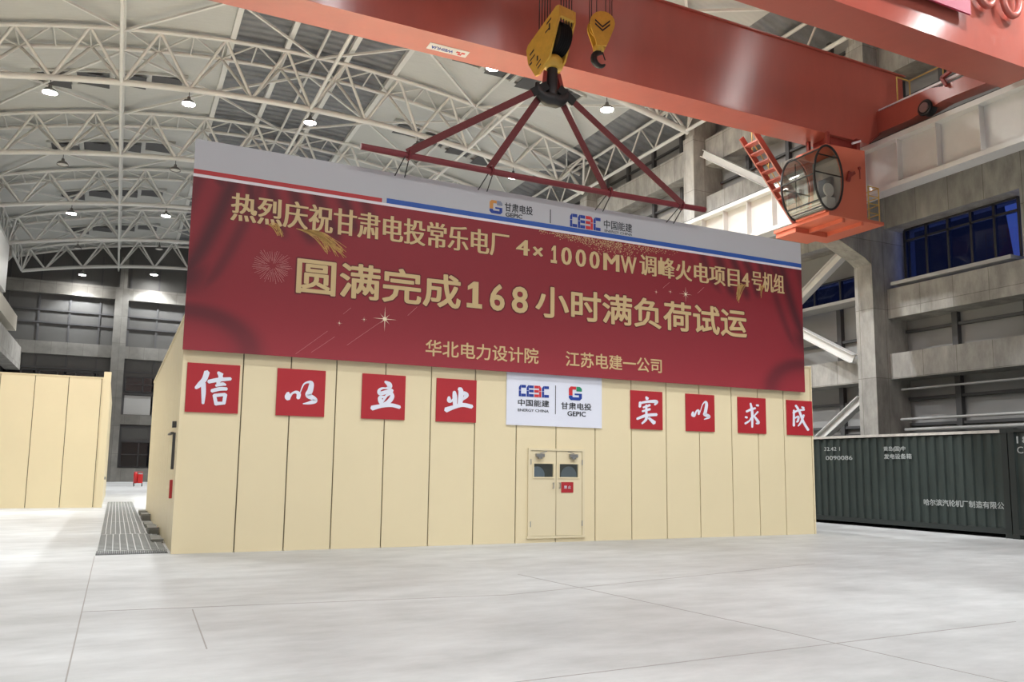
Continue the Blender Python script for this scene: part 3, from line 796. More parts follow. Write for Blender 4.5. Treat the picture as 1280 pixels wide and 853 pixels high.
CH = [
 (1.07, 2.0, ((92, 325), (490, 350), (68, 698)), [
  [(235, 398, 38), (215, 455, 36), (180, 495, 34), (150, 522, 20)], [(207, 485, 32), (208, 560, 30), (203, 640, 18)],
  [(318, 402, 18), (342, 428, 40)], [(245, 474, 26), (320, 460, 28), (415, 453, 22)], [(340, 435, 34), (328, 465, 26), (312, 490, 18)],
  [(300, 505, 16), (350, 493, 24), (376, 500, 12)], [(268, 545, 24), (330, 530, 26), (384, 531, 22)], [(288, 575, 24), (302, 650, 24)],
  [(290, 580, 24), (370, 573, 22)], [(372, 572, 26), (360, 640, 24)], [(300, 642, 26), (368, 640, 18)]]),
 (2.69, 3.62, ((780, 372), (1142, 393), (763, 728)), [
  [(857, 560, 20), (850, 590, 36), (862, 606, 32)], [(860, 600, 22), (885, 566, 14), (915, 556, 20), (934, 572, 28), (929, 604, 24)],
  [(945, 560, 6), (972, 497, 10), (1008, 480, 16), (1030, 492, 32), (1020, 545, 38), (1005, 580, 38), (1048, 606, 30), (1054, 626, 32), (1010, 640, 20), (966, 645, 6)]]),
 (4.36, 5.27, ((88, 50), (470, 73), (72, 455)), [
  [(282, 125, 16), (318, 150, 40), (322, 178, 34), (290, 186, 14)], [(290, 186, 12), (255, 187, 18), (230, 205, 24), (238, 233, 32), (290, 221, 32), (348, 206, 28)],
  [(330, 222, 26), (345, 262, 34), (310, 312, 36), (262, 335, 26)], [(320, 236, 20), (285, 262, 16), (238, 268, 26), (240, 298, 36), (248, 326, 26)], [(300, 245, 22), (270, 290, 18), (248, 322, 22)],
  [(165, 365, 40), (250, 346, 30), (340, 341, 30), (412, 361, 28)]]),
 (5.95, 6.86, ((755, 92), (1105, 115), (748, 478)), [
  [(860, 262, 18), (862, 295, 34), (882, 300, 18), (905, 268, 12)], [(905, 216, 24), (910, 260, 36), (912, 335, 32)], [(950, 187, 32), (965, 222, 40), (955, 335, 38)],
  [(985, 226, 28), (1012, 250, 38), (985, 286, 16), (970, 300, 8)], [(832, 380, 42), (900, 356, 32), (980, 337, 32), (1062, 355, 32)]]),
 (10.8, 11.71, ((38, 50), (248, 65), (42, 303)), [
  [(138, 96, 10), (148, 110, 22)], [(101, 130, 16), (98, 162, 15)], [(100, 137, 13), (150, 128, 15), (208, 129, 20), (196, 150, 10)], [(120, 166, 11), (165, 151, 14)],
  [(114, 191, 12), (166, 178, 14)], [(140, 150, 13), (141, 208, 14)], [(80, 240, 14), (140, 219, 18), (210, 215, 17)], [(141, 212, 18), (139, 245, 16), (112, 272, 10)], [(156, 236, 13), (195, 270, 24)]]),
 (12.4, 13.28, ((405, 73), (602, 88), (412, 320)), [
  [(456, 196, 11), (455, 216, 20), (469, 225, 11)], [(468, 220, 11), (480, 191, 10), (494, 190, 14), (495, 214, 13)],
  [(504, 200, 4), (520, 150, 6), (540, 131, 12), (548, 150, 18), (540, 200, 20), (535, 215, 18), (560, 226, 20), (566, 236, 14), (532, 248, 5)]]),
 (14.02, 14.94, ((750, 95), (937, 107), (758, 335)), [
  [(808, 195, 13), (840, 180, 14), (869, 172, 12)], [(835, 139, 11), (847, 200, 16), (848, 300, 11)], [(874, 152, 11), (889, 155, 13)], [(801, 230, 11), (814, 235, 13)],
  [(800, 275, 13), (830, 255, 10), (838, 235, 6)], [(885, 196, 11), (858, 226, 8)], [(860, 226, 11), (889, 269, 17), (872, 275, 8)]]),
 (15.65, 16.545, ((1078, 112), (1245, 125), (1083, 345)), [
  [(1125, 182, 11), (1124, 288, 14)], [(1120, 201, 13), (1150, 186, 12), (1194, 180, 12)], [(1131, 235, 9), (1154, 226, 12), (1150, 255, 13), (1141, 262, 7)],
  [(1136, 150, 13), (1160, 190, 14), (1185, 260, 14), (1218, 319, 15)], [(1189, 216, 13), (1170, 265, 12), (1151, 290, 7)], [(1175, 161, 9), (1189, 170, 15)]]),
]
NM = ['信', '以', '立', '业', '实', '以', '求', '成']
PL = ['leftmost on the enclosure', 'second from the left', 'third from the left', 'fourth, left of the white logo board', 'first right of the white logo board', 'second right of the white logo board', 'third right of the white logo board', 'rightmost at the enclosure corner']
for i, (x0, x1, q, strokes) in enumerate(CH):
    z0, z1 = 2.555, 3.465
    t = thing('character_board', ((x0+x1)/2, ys, z0), 'red square board with white brush character %s, %s' % (NM[i], PL[i]), 'sign', 'red character boards on the enclosure')
    MB().box(x0, x1, ys, YF-.002, z0, z1).build('board', 'signred', t)
    TLp, TRp, BLp = [Vector(p) for p in q]
    ux, uy = TRp-TLp, BLp-TLp; det = ux.x*uy.y-ux.y*uy.x
    def to3(px, py, x0=x0, x1=x1):
        d = Vector((px, py))-TLp
        a = (d.x*uy.y-d.y*uy.x)/det; b = (ux.x*d.y-ux.y*d.x)/det
        return (x0+(x1-x0)*a, ys-.003, z1-(z1-z0)*b)
    mb = MB()
    for si, s in enumerate(strokes): ribbon(mb, s, lambda a, b, si=si: (lambda p: (p[0], p[1]-.0008*si, p[2]))(to3(a, b)))
    mb.build('brush_character', 'signwhite', t)
# ================================================================== RUNWAY BEAM (right)
rw = thing('crane_rail_beam', (21.5, 45, 10.42), 'long white steel crane rail beam with stiffeners along the right columns', 'beam')
RY0, RY1 = 5.0, YW-1
MB().box(21.47, 21.53, RY0, RY1, 10.56, 11.98).build('web', 'white', rw)
MB().box(21.18, 21.86, RY0, RY1, 11.94, 12.10).build('top_flange', 'white', rw)
MB().box(21.22, 21.80, RY0, RY1, 10.43, 10.58).build('bottom_flange', 'white', rw)
MB().box(21.86, 23.45, RY0, RY1, 12.0, 12.06).build('walkway_and_light_stop', 'white', rw)
for k_ in range(2, 9): MB().box(23.45, 24.18, GRID[k_]+.4, GRID[k_+1]-.4, 12.0, 12.06).build('walkway_and_light_stop', 'white', rw)  # added between the columns to keep light off the wall below
MB().box(21.46, 21.58, RY0, RY1, 12.10, 12.27).build('rail', 'steel', rw)
y = 6.0; k = 0
while y < RY1 and k < 58:
    MB().box(21.24, 21.78, y-.01, y+.01, 10.58, 11.94).build('stiffener', 'white', rw); y += 1.35; k += 1
# ================================================================== BRIDGE CRANE
GZ0, GZ1 = 11.97, 14.61
crane = thing('bridge_crane', (9, 15.4, GZ0), 'orange red double girder overhead crane spanning the hall', 'crane')
def girder(y0, y1, lab):
    prof = [(-7.9, GZ0+.02), (20.83, GZ0+.02), (22.6, 13.32), (22.6, GZ1-.02), (-7.9, GZ1-.02)]
    g = MB().prism(prof, 'y', y0+.03, y1-.03).build('girder', 'crane', crane)
    f = MB(); f.box(-7.9, 20.86, y0-.02, y1+.02, GZ0-.02, GZ0+.02); f.box(-7.9, 22.65, y0-.05, y1+.05, GZ1-.02, GZ1+.02)
    f.bar((20.84, (y0+y1)/2, GZ0), (22.62, (y0+y1)/2, 13.32), y1-y0+.04, .03)
    f.build('flange', 'crane', g)
    r = MB(); r.box(-7.0, 20, (y0+y1)/2-.04, (y0+y1)/2+.04, GZ1+.02, GZ1+.16); r.build('trolley_rail', 'steel', g)
    m = MB()
    return g
g1 = girder(17.5, 18.46, 0); g2 = girder(12.2, 13.15, 1)
# end carriage on the rail with wheels
m = MB(); m.prism([(11.6, 12.5), (11.6, 12.95), (12.1, 13.02), (15.2, 12.98), (15.6, 13.1), (18.9, 13.15), (19.4, 13.0), (19.4, 12.5), (18.6, 12.4), (16.3, 12.4), (15.2, 12.55), (12.4, 12.45)], 'x', 21.3, 21.8)
ec = m.build('end_carriage', 'crane', crane)
for y in (12.3, 15.75, 18.7):
    w = MB(); w.lathe((21.2, y, 12.53), [(.20, 0), (.25, .03), (.22, .04), (.22, .30), (.1, .31)], 24, axis='x'); wh = w.build('wheel', 'black', ec)
    w = MB(); w.lathe((21.17, y, 12.53), [(.15, 0), (.15, .04)], 18, axis='x'); w.build('hub', 'metal', wh)
m = MB(); m.bar((21.22, 15.0, 12.9), (21.22, 15.15, 13.2), .10, .08); m.bar((21.22, 15.15, 13.2), (21.22, 14.85, 13.28), .10, .08); m.build('rail_sweep', 'craned', ec)
MB().box(21.3, 21.4, 13.2, 17.45, 13.10, 13.17).build('kick_plate', 'lwhite', ec)
# handrail on the carriage
m = MB()
for y in (13.6, 14.8, 16.0, 17.2): m.tube((22.5, y, 13.2), (22.5, y, 14.3), .022, 6)
for z in (13.75, 14.3): m.tube((22.5, 13.6, z), (22.5, 17.2, z), .022, 6)
m.tube((21.9, 17.2, 14.3), (22.5, 17.2, 14.3), .022, 6); m.tube((21.9, 17.2, 13.2), (21.9, 17.2, 14.3), .022, 6)
m.build('handrail', 'railyellow', crane)
m = MB(); m.box(22.62, 22.75, 17.55, 17.95, 13.6, 14.5); m.build('buffer', 'black', crane)
# cab -----------------------------------------------------------------
EX, EZ, EA, EB = 18.815, 10.44, .585, 1.0
CY0, CY1 = 17.3, 18.6
cab = MB()
def side(y0, y1):
    pts = [(EX, 11.5)]+[(EX+EA*math.sin(math.pi*i/14), EZ+EB*math.cos(math.pi*i/14)) for i in range(15)]+[(EX, 9.38), (20.42, 9.38), (20.42, 11.58)]
    cab.prism(pts, 'y', y0, y1)
side(CY0, CY0+.05); side(CY1-.05, CY1)
cab.box(EX, 20.42, CY0+.05, CY1-.05, 11.46, 11.54); cab.box(20.37, 20.42, CY0+.05, CY1-.05, 9.38, 11.56); cab.box(EX-.1, 20.37, CY0+.05, CY1-.05, 9.38, 9.44)
cab = cab.build('cab', 'cabpaint', crane)
MB().box(19.5, 20.36, CY0+.06, CY1-.06, 9.45, 11.4).build('cab_interior', 'greywall', cab)
ell = lambda a, y, k=1.0: (EX+EA*k*math.cos(a), y, EZ+EB*k*math.sin(a))
for y in (CY0-.02, CY1+.02):
    MB().path([ell(2*math.pi*i/40, y) for i in range(40)], .035, 8, closed=True).build('window_ring', 'black', cab)
gm = MB(); N = 24
vs = []
for i in range(N+1):
    a = math.pi/2+math.pi*i/N; vs += [ell(a, CY0), ell(a, CY1)]
gm.add(vs, [(2*i, 2*i+1, 2*i+3, 2*i+2) for i in range(N)], True); gm.build('curved_glass', 'glass', cab)
for y in (CY0, CY1):
    g = MB(); g.add([ell(2*math.pi*i/40, y, .98) for i in range(40)], [tuple(range(40))]); g.build('side_glass', 'glass', cab)
m = MB()
for a in (math.radians(178), math.radians(120), math.radians(228)):
    m.tube(ell(a, CY0), ell(a, CY1), .028, 6)
for z in (10.55, 11.12):
    xx = EA*math.sqrt(max(0, 1-((z-EZ)/EB)**2)); m.tube((EX-xx, CY0-.01, z), (EX+xx, CY0-.01, z), .022, 6)
xx = EA*math.sqrt(1-((10.35-EZ)/EB)**2); m.tube((EX-xx, CY1, 10.35), (EX+xx, CY1, 10.35), .022, 6)
m.tube((EX, CY1, 9.6), (EX, CY1, 11.3), .018, 6)
m.build('glazing_bar', 'black', cab)
m = MB(); 
for i in range(7): m.tube(ell(math.radians(236+7*i), CY0+.04, .97), ell(math.radians(236+7*i), CY1-.04, .97), .03, 6)
m.build('foot_grille', 'metal', cab)
m = MB(); m.box(19.05, 19.45, 17.7, 18.2, 9.44, 9.95); m.box(19.36, 19.47, 17.7, 18.2, 9.95, 10.7); m.build('operator_seat', 'seat', cab)
m = MB(); m.lathe((18.98, 17.42, 10.13), [(.20, 0), (.22, .04), (.1, .08)], 20, axis='y'); m.box(18.85, 19.2, 17.4, 17.6, 9.5, 9.9); m.build('console', 'seatwhite', cab)
m = MB(); m.bar((19.62, CY0-.06, 10.6), (19.85, CY0-.06, 10.75), .1, .1); m.bar((19.6, CY0-.05, 10.45), (19.7, CY0-.05, 10.75), .06, .12); m.bar((20.12, CY0-.05, 10.6), (20.12, CY0-.05, 10.95), .02, .02); m.lathe((20.12, CY0-.06, 10.95), [(.05, 0), (.05, .04)], 10, axis='y')
m.build('side_fitting', 'craned', cab)
m = MB(); m.box(18.95, 19.05, CY0+.1, CY0+.2, 11.5, 11.97); m.box(20.2, 20.35, CY0+.1, CY0+.25, 11.5, 11.97); m.box(19.0, 19.1, 18.2, 18.3, 11.5, 11.97); m.box(20.2, 20.3, 18.2, 18.3, 11.5, 11.97)
m.box(19.3, 20.3, CY0+.3, 18.3, 11.6, 11.95); m.build('hanger', 'craned', cab)
MB().bar((19.9, CY0, 11.72), (20.25, CY0, 11.86), .06, .06).build('tube_lamp', 'lwhite', cab)
m = MB(); m.box(18.8, 21.15, CY0, 19.6, 9.28, 9.38)
for x in (19.4, 20.2): m.box(x, x+.1, CY0+.05, 19.55, 9.16, 9.28)
m.box(18.85, 20.2, 18.7, 19.55, 9.12, 9.28); m.build('platform', 'cabpaint', cab)
m = MB()
for y in (17.4, 18.2, 19.0): 
    for x in (20.62, 21.08): m.tube((x, y, 9.38), (x, y, 10.5), .02, 6)
for z in (9.65, 9.95, 10.2, 10.5):
    m.tube((20.62, 17.4, z), (21.08, 17.4, z), .018, 6); m.tube((21.08, 17.4, z), (21.08, 19.0, z), .018, 6)
m.build('cab_handrail', 'railyellow', cab)
# stair from the girder down to the cab platform
m = MB(); p, q = Vector((17.45, 18.9, 12.25)), Vector((19.95, 18.9, 9.4))
for dy in (0, .62): m.bar(p+Vector((0, dy, 0)), q+Vector((0, dy, 0)), .05, .20)
stair = m.build('stair', 'crane', crane)
for i in range(1, 11):
    c = p+(q-p)*i/11
    MB().box(c.x-.12, c.x+.12, c.y+.03, c.y+.59, c.z-.03, c.z+.02).build('stair_tread', 'crane', stair)
m = MB()
for i in (2, 5, 8):
    c = p+(q-p)*i/11; m.tube((c.x, 19.52, c.z), (c.x, 19.52, c.z+1.0), .018, 6)
c0 = p+(q-p)*2/11; c1 = p+(q-p)*8/11
m.tube((c0.x, 19.52, c0.z+1), (c1.x, 19.52, c1.z+1), .018, 6); m.tube((c0.x, 19.52, c0.z+.5), (c1.x, 19.52, c1.z+.5), .018, 6); m.build('stair_handrail', 'railyellow', stair)
# maker label under the far girder, red plate and raised letters on the near one
lbp = MB(); lbp.box(6.28, 7.33, 17.93, 18.24, GZ0-.028, GZ0-.02); lbp = lbp.build('maker_label', 'banwhite', crane)
plate_text('label_text', 'WEIHUA', (6.95, 18.04, GZ0-.028), (6.36, 18.04, GZ0-.028), (6.95, 18.17, GZ0-.028), 'logoblue', lbp, .03)
m = MB()
for dx, dy in ((0, 0), (.13, 0), (.065, .09)): m.box(7.02+dx, 7.12+dx, 18.03+dy, 18.10+dy, GZ0-.033, GZ0-.028)
m.build('label_mark', 'lred', lbp)
pl = MB().box(14.2, 18.1, 12.05, 12.10, 12.74, 14.2).build('slogan_plate', mat('plate_pink_red', (.40, .045, .095, 1), .5), crane)
m = MB(); 
for x in (14.6, 15.6, 16.6, 17.6): m.box(x, x+.06, 12.10, 12.24, 13.2, 13.3)
m.build('plate_bracket', 'craned', pl)
for cx in (18.75, 19.75):
    m = MB(); m.path([(cx+.33*math.cos(2*math.pi*i/24), 12.08, 13.62+.45*math.sin(2*math.pi*i/24)) for i in range(24)], .085, 8, closed=True)
    m.box(cx-.04, cx+.04, 12.08, 12.24, 14.0, 14.06); m.build('raised_letter', 'crane', crane)
# trolley on top of the girders
tro = thing('crane_trolley', (8.9, 15.3, GZ1+.16), 'hoist trolley on top of the two crane girders', 'trolley')
m = MB(); m.box(7.2, 7.5, 12.4, 18.2, 14.95, 15.3); m.box(10.3, 10.6, 12.4, 18.2, 14.95, 15.3); m.box(7.5, 10.3, 12.5, 12.8, 14.95, 15.3); m.box(7.5, 10.3, 17.8, 18.1, 14.95, 15.3); m.build('frame', 'crane', tro)
m = MB(); m.lathe((7.6, 15.5, 15.6), [(.5, 0), (.45, .05), (.45, 2.5), (.5, 2.6)], 24, axis='x'); m.build('drum', 'steel', tro)
m = MB()
for x in (7.35, 10.45):
    for y in (12.68, 17.98): m.lathe((x-.1, y, 14.96), [(.2, 0), (.2, .2)], 18, axis='x')
m.build('wheel', 'black', tro)
# ================================================================== HOOK BLOCKS
YH = 15.5
def rotp(cx, ang):
    c, s = math.cos(ang), math.sin(ang)
    return lambda u, v, z: (cx+u*c-v*s, YH+u*s+v*c, z)
hb = thing('hook_block', (8.36, YH, 9.75), 'big yellow crane hook block with black ramshorn hook above the banner', 'hook')
A = math.radians(-78)
RP = rotp(8.36, A)          # u along the block's width, v across the plates
def plate3(poly, v0, v1):
    mb = MB(); n = len(poly)
    vs = [RP(u, v0, z) for u, z in poly]+[RP(u, v1, z) for u, z in poly]
    return mb.add(vs, [tuple(range(n)), tuple(range(2*n-1, n-1, -1))]+[(i, i+n, (i+1) % n+n, (i+1) % n) for i in range(n)])
hexp = [(.68, 11.72), (.62, 11.80), (.30, 11.72), (-.62, 11.30), (-.66, 11.08), (-.42, 10.60), (-.20, 10.46), (.05, 10.62), (.66, 11.50)]
hexp = [(.52, 11.86), (.42, 11.88), (-.58, 11.36), (-.64, 11.25), (-.56, 10.88), (-.30, 10.50), (-.18, 10.50), (.20, 10.80), (.52, 11.60)]
for v0, v1 in ((.20, .25), (-.25, -.20)): plate3(hexp, v0, v1).build('side_plate', 'yellow', hb)
plate3([(.30, 11.83), (.50, 11.88), (.54, 11.62), (.46, 11.58)], -.20, .20).build('end_plate', 'yellow', hb)
sh = MB()
for k in range(6):
    v = -.15+.06*k
    for (u0, z0, r) in ((.10, 11.30, .40),):
        n = 24; vs = []
        for vv, rr in ((v-.025, r), (v-.008, r*.86), (v+.008, r*.86), (v+.025, r)):
            vs += [RP(u0+rr*math.cos(2*math.pi*i/n), vv, z0+rr*math.sin(2*math.pi*i/n)) for i in range(n)]
        sh.add(vs, [(a*n+i, a*n+(i+1) % n, (a+1)*n+(i+1) % n, (a+1)*n+i) for a in range(3) for i in range(n)], True)
        sh.add(vs[:n], [tuple(range(n))]); sh.add(vs[-n:], [tuple(range(n))])
sh.build('sheaves', 'black', hb)
MB().lathe((8.36, YH, 10.62), [(.16, 0), (.24, .02), (.24, .22), (.19, .28)], 24).build('crosshead', 'yellow', hb)
hk = MB(); hk.tube((8.36, YH, 10.70), (8.36, YH, 9.92), .125, 16)
for s_ in (-1, 1):
    hk.path([(8.36+s_*a, YH, z) for a, z in ((-.03, 9.90), (.12, 9.885), (.23, 9.92), (.32, 10.0), (.37, 10.11), (.38, 10.22))], [.165, .155, .135, .11, .08, .05], 14)
hk.build('ramshorn_hook', 'black', hb)
mk = MB()
for (u, z, w, h, sl) in ((-.42, 11.12, .16, .05, .5), (-.40, 10.98, .18, .04, .5), (-.46, 10.86, .10, .05, .3), (.18, 11.62, .16, .05, .5), (.20, 11.48, .05, .16, 0), (.12, 11.42, .14, .04, .4), (-.18, 10.78, .16, .04, .6), (-.15, 10.68, .12, .04, .6), (-.22, 10.90, .05, .12, .2)):
    p = [(u-w/2, z-h/2-sl*w/2), (u+w/2, z-h/2+sl*w/2), (u+w/2, z+h/2+sl*w/2), (u-w/2, z+h/2-sl*w/2)]
    mk.add([RP(a, -.256, b) for a, b in p], [(0, 1, 2, 3)])
mk.build('plate_marking', 'ink', hb)
rp = MB()
for k in range(5):
    for u in (-.28, .48):
        p = RP(u, -.16+.08*k, 11.35 if u < 0 else 11.5); rp.tube(p, (p[0]+.02, p[1], 15.3), .014, 6)
rp.build('wire_rope', 'rope', hb)
# auxiliary hook
ab = thing('hook_block', (9.65, YH, 11.0), 'small round yellow auxiliary hook block with black hook right of the big one', 'hook')
A2 = math.radians(-18); c2, s2 = math.cos(A2), math.sin(A2)
Q = lambda u, v, z: (9.66+u*c2-v*s2, YH+u*s2+v*c2, z)
hp = [(.30*math.cos(math.radians(t)), 12.0+.29*math.sin(math.radians(t))) for t in range(-20, 201, 20)]+[(-.16, 11.55), (-.14, 11.44), (.10, 11.44), (.16, 11.58)]
for v0, v1 in ((-.17, -.12), (.12, .17)):
    n = len(hp); mb = MB(); vs = [Q(u, v0, z) for u, z in hp]+[Q(u, v1, z) for u, z in hp]
    mb.add(vs, [tuple(range(n)), tuple(range(2*n-1, n-1, -1))]+[(i, i+n, (i+1) % n+n, (i+1) % n) for i in range(n)]); mb.build('side_plate', 'yellow', ab)
mb = MB(); n = 24
for v in (-.07, .07):
    vs = [Q(.27*math.cos(2*math.pi*i/n), v+dv, 12.0+.27*math.sin(2*math.pi*i/n)) for dv in (-.03, .03) for i in range(n)]
    mb.add(vs, [(i, (i+1) % n, n+(i+1) % n, n+i) for i in range(n)]+[tuple(range(n)), tuple(range(n, 2*n))])
mb.build('sheaves', 'yellow', ab)
mb = MB()
for dz in (0, -.09):
    for s in (-1, 1): 
        mb.add([Q(0, -.174, 11.92+dz), Q(s*.18, -.174, 12.08+dz), Q(s*.18, -.174, 12.03+dz), Q(0, -.174, 11.87+dz)], [(0, 1, 2, 3)])
mb.build('chevron_mark', 'ink', ab)
MB().lathe((9.62, YH, 11.36), [(.07, 0), (.12, .03), (.12, .14), (.08, .2)], 18).build('crosshead', 'yellow', ab)
mb = MB(); pts = [(9.62, YH, 11.42), (9.62, YH, 11.34)]
for i in range(13):
    a = math.radians(80+i*20.5); pts.append((9.63+.165*math.cos(a), YH, 11.16+.16*math.sin(a)))
mb.path(pts, [.05, .05]+[.05, .06, .07, .075, .08, .08, .08, .075, .07, .06, .05, .04, .025], 10)
mb.tube((9.70, YH, 11.38), (9.78, YH, 11.18), .015, 6); mb.build('hook', 'black', ab)
rp = MB()
for u in (-.27, -.22, -.10, .12, .22, .27):
    p = Q(u, 0, 12.05); rp.tube(p, (p[0], p[1], 15.3), .011, 6)
rp.build('wire_rope', 'rope', ab)
# spreader bar, slings, banner ropes
YBAR = 15.55
m = MB(); m.path([(4.03+(12.694-4.03)*i/12, YBAR, 8.0-.03*math.sin(math.pi*i/12)) for i in range(13)], .068, 12)
bar = tag(m.build('spreader_bar', 'maroon', origin=(8.36, YBAR, 8.0)), 'long maroon steel pipe slung level above the top edge of the banner', 'bar')
def flat_belt(p, q, w, t):
    mb = MB(); p, q = Vector(p), Vector(q); d = (q-p).normalized(); a = Vector((0, 1, 0)); n = d.cross(a).normalized()
    vs = [c+n*(w/2*i)+a*(t/2*j) for c in (p, q) for i, j in ((-1, -1), (1, -1), (1, 1), (-1, 1))]
    return mb.add(vs, [(0, 1, 2, 3), (7, 6, 5, 4), (0, 4, 5, 1), (1, 5, 6, 2), (2, 6, 7, 3), (3, 7, 4, 0)])
SL = [((8.12, YBAR-.10, 10.12), 4.987, 'maroon lifting strap from the hook to the far left of the pipe'), ((8.18, YBAR+.02, 10.08), 6.869, 'maroon lifting strap from the hook to the inner left of the pipe'),
      ((8.56, YBAR+.02, 10.08), 9.883, 'maroon lifting strap from the hook to the inner right of the pipe'), ((8.62, YBAR-.10, 10.12), 11.94, 'maroon lifting strap from the hook to the far right of the pipe')]
for i, (p, x, lab) in enumerate(SL):
    q = (x, YBAR-.075 if i in (0, 3) else YBAR+.075, 8.02)
    t = thing('lifting_strap', (x, YBAR, 8.0), lab, 'strap', 'lifting straps on the big hook')
    flat_belt(p, q, .155, .02).build('webbing', 'sling', t)
    P_, Q_ = Vector(p), Vector(q)
    flat_belt(P_+(P_-Q_).normalized()*.12, P_+(Q_-P_)*(.09 if i in (0, 3) else .05), .19, .05).build('wear_sleeve', 'rubber', t)
    up = Vector((8.36+(.17 if p[0] > 8.36 else -.17), YBAR-.05, 10.55))
    flat_belt(P_, up, .09, .03).build('eye_loop', 'craned', t)
    MB().path([(x+.05*math.cos(.1), YBAR+.10*math.sin(2*math.pi*k/16), 8.0+.10*math.cos(2*math.pi*k/16)) for k in range(16)], .022, 6, closed=True).build('choker_wrap', 'maroon', t)
for i, x in enumerate((5.0, 6.9, 9.9, 11.95)):
    m = MB()
    for dx in (-.05, .04): m.tube((x+dx, YBAR-.05, 7.95), (x+dx*2.4, YB+.015, 7.66), .012, 6)
    tag(m.build('tie_rope', 'rope'), 'dark rope tying the banner to the pipe, %s from the left' % ORD[i], 'rope', 'banner tie ropes')
# ================================================================== CONTAINERS
def container(y0, y1, xf, label):
    t = thing('shipping_container', (xf+1.22, (y0+y1)/2, 0), label, 'container')
    z0, z1 = .08, 2.74; x1 = xf+2.44
    def corr(ya, yb, x, sgn):
        mb = MB(); P = []; p = .278; n = max(1, round((yb-ya)/p)); p = (yb-ya)/n
        for i in range(n):
            b = ya+i*p; P += [(b, 0), (b+p*.40, 0), (b+p*.5, .045), (b+p*.90, .045)]
        P.append((yb, 0))
        vs = [(x+sgn*d, yy, z) for z in (z0+.14, z1-.10) for yy, d in P]; k = len(P)
        return mb.add(vs, [(i, i+1, k+i+1, k+i) for i in range(k-1)])
    corr(y0+.16, y1-.16, xf+.02, 1).build('side_wall', 'container', t)
    corr(y0+.16, y1-.16, x1-.02, -1).build('side_wall', 'container', t)
    MB().box(xf+.10, x1-.10, y0+.04, y1-.04, z0+.05, z1-.04).build('box_lining', 'containerdark', t)
    for x in (xf, x1-.16):
        for y in (y0, y1-.16): MB().box(x, x+.16, y, y+.16, z0, z1-.05).build('corner_post', 'containerdark', t)
    for x in (xf-.01, x1-.17):
        for y in (y0-.01, y1-.17):
            for z in (z0-.08, z1-.09): MB().box(x, x+.18, y, y+.18, z, z+.12).build('corner_casting', 'containerdark', t)
    m = MB(); m.box(xf, xf+.06, y0+.15, y1-.15, z0+.02, z0+.16); m.box(x1-.06, x1, y0+.15, y1-.15, z0+.02, z0+.16); m.build('bottom_rail', 'containerdark', t)
    return t, m, (xf, x1, z0, z1)
c1, _, (xf, x1, z0, z1) = container(13.34, 25.5, 20.43, 'dark green corrugated shipping container right of the cream enclosure')
m = MB(); m.box(xf-.01, xf+.07, 13.5, 25.3, z1-.075, z1+.0); m.build('top_rail', 'toprail_lit', c1)
m = MB(); m.box(xf+.07, x1, 13.4, 25.4, z1-.05, z1-.01); m.build('roof_sheet', 'container', c1)
def side_txt(name, s, ya, yb, za, zb, parent, x=20.43, bold=0):
    plate_text(name, s, (x+.019, ya, za), (x+.019, yb, za), (x+.019, ya, zb), 'paint', parent, bold, th=.006)
side_txt('stencil', '32.42 1', 19.35, 18.72, 2.28, 2.40, c1); side_txt('stencil', '0090086', 19.30, 18.25, 1.99, 2.12, c1)
side_txt('stencil', '黄岛(国)中', 17.09, 16.35, 2.22, 2.38, c1, bold=.01); side_txt('stencil', '发电设备箱', 17.09, 16.15, 2.01, 2.16, c1, bold=.01)
side_txt('stencil', '哈尔滨汽轮机厂制造有限公', 15.83, 13.52, .72, .90, c1, bold=.01)
c2_, _, (xf, x1, z0, z1) = container(7.2, 13.27, 20.36, 'dark shipping container stencilled 18 CC at the right edge')
m = MB(); m.box(xf-.01, xf+.07, 7.3, 13.1, z1-.075, z1+.0); m.build('top_rail', 'containerdark', c2_)
side_txt('stencil', '18', 13.05, 12.72, 2.38, 2.56, c2_, 20.36); side_txt('stencil', 'CC', 13.05, 12.72, 2.13, 2.30, c2_, 20.36)
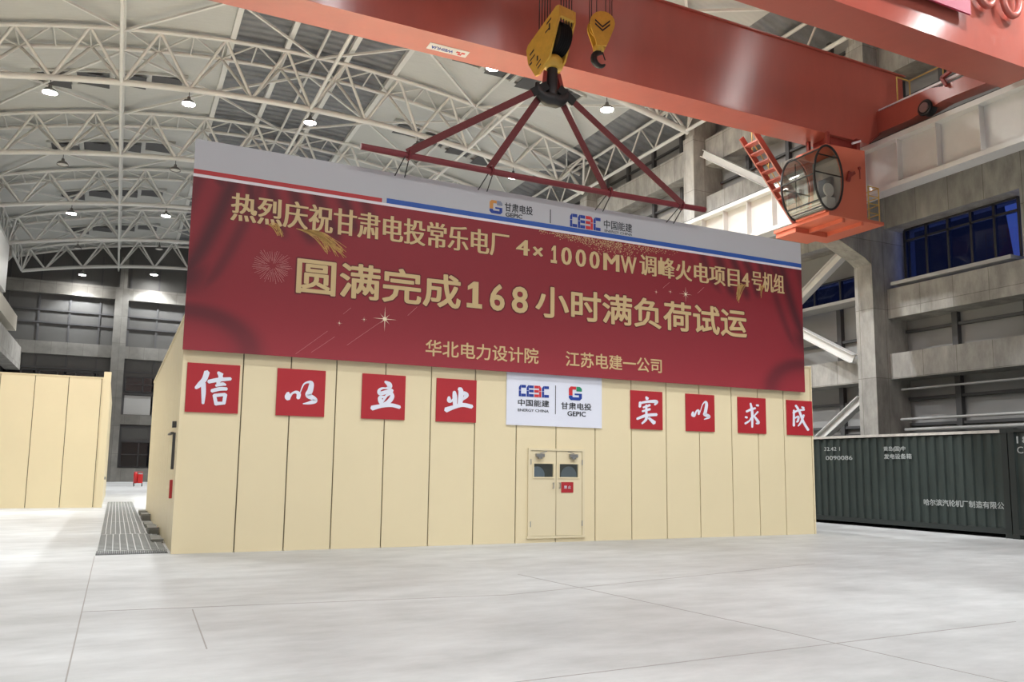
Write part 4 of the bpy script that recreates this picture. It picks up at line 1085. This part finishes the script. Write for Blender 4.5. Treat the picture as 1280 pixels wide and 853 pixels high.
# ================================================================== PASSAGE: grating, covers, cart
for i in range(5):
    y0 = 16.25+i*4.3; y1 = y0+4.25
    t = thing('floor_grating', (.38, (y0+y1)/2, 0), 'galvanised floor grating in the passage, %s from the camera' % ORD[i], 'grating', 'grating sheets in the passage')
    MB().box(-.22, .95 if i == 0 else .72, y0, y1, .001, .006).build('pan', 'pitshade', t)  # dark sheet stands in for the shade of the trench below
    b = MB(); xe = .95 if i == 0 else .72
    yy0 = y0
    if i == 0:
        for k in range(36): b.box(-.22+k*.0325, -.212+k*.0325, y0, y0+.42, .006, .03)
        b.box(-.22, .95, y0+.42, y0+.46, .006, .032); yy0 = y0+.46
    for k in range(9):
        x = -.21+(xe-.05+.2)*k/8*.93; b.box(x-.008, x+.008, yy0, y1, .006, .034)
    ny = int((y1-yy0)/.2)
    for k in range(ny+1):
        y = yy0+(y1-yy0)*k/ny; b.box(-.22, xe-.02, y-.03, y+.03, .006, .033)
    b.build('bars', 'grate', t)
for i, (y, h) in enumerate(((18.3, .03), (20.4, .12), (22.6, .05), (25.5, .14), (28.0, .10))):
    m = MB(); m.box(.76, .97, y, y+1.6, .007, h+.012); m.box(.74, .98, y+.1, y+.3, h+.012, h+.04)
    tag(m.build('trench_cover', 'cover'), 'dark trench cover plate at the foot of the enclosure side, %s from the camera' % ORD[i], 'cover', 'trench covers in the passage')
cart = thing('extinguisher_cart', (1.5, 64, 0), 'red wheeled extinguisher cart far down the passage beside the enclosure', 'cart')
m = MB(); m.lathe((1.32, 64, .22), [(.05, 0), (.14, .05), (.14, .62), (.09, .74), (.05, .78)], 16); m.build('tank', 'redpaint', cart)
m = MB(); m.box(1.46, 1.78, 63.85, 64.2, .24, .86); m.build('hose_box', 'redpaint', cart)
m = MB(); m.tube((1.2, 64.2, .1), (1.22, 64.2, 1.02), .02, 6); m.tube((1.75, 64.2, .1), (1.75, 64.2, 1.02), .02, 6); m.tube((1.22, 64.2, 1.02), (1.75, 64.2, 1.02), .02, 6); m.build('handle', 'redpaint', cart)
for x in (1.2, 1.72):
    m = MB(); m.lathe((x, 64, .16), [(.16, 0), (.16, .06)], 16, axis='x'); m.build('wheel', 'rubber', cart)
MB().box(1.5, 1.75, 63.9, 64.15, .861, .93).build('folded_cloth', 'banwhite', cart)
# ================================================================== OUTSIDE the dusk window: a dark tower block
m = MB(); m.prism([(77.4, 0), (88, 90), (230, 90), (230, 0)], 'x', 120, 130)
tag(m.build('tower_block', 'outside'), 'dark tower silhouette outside the big dusk window', 'building')
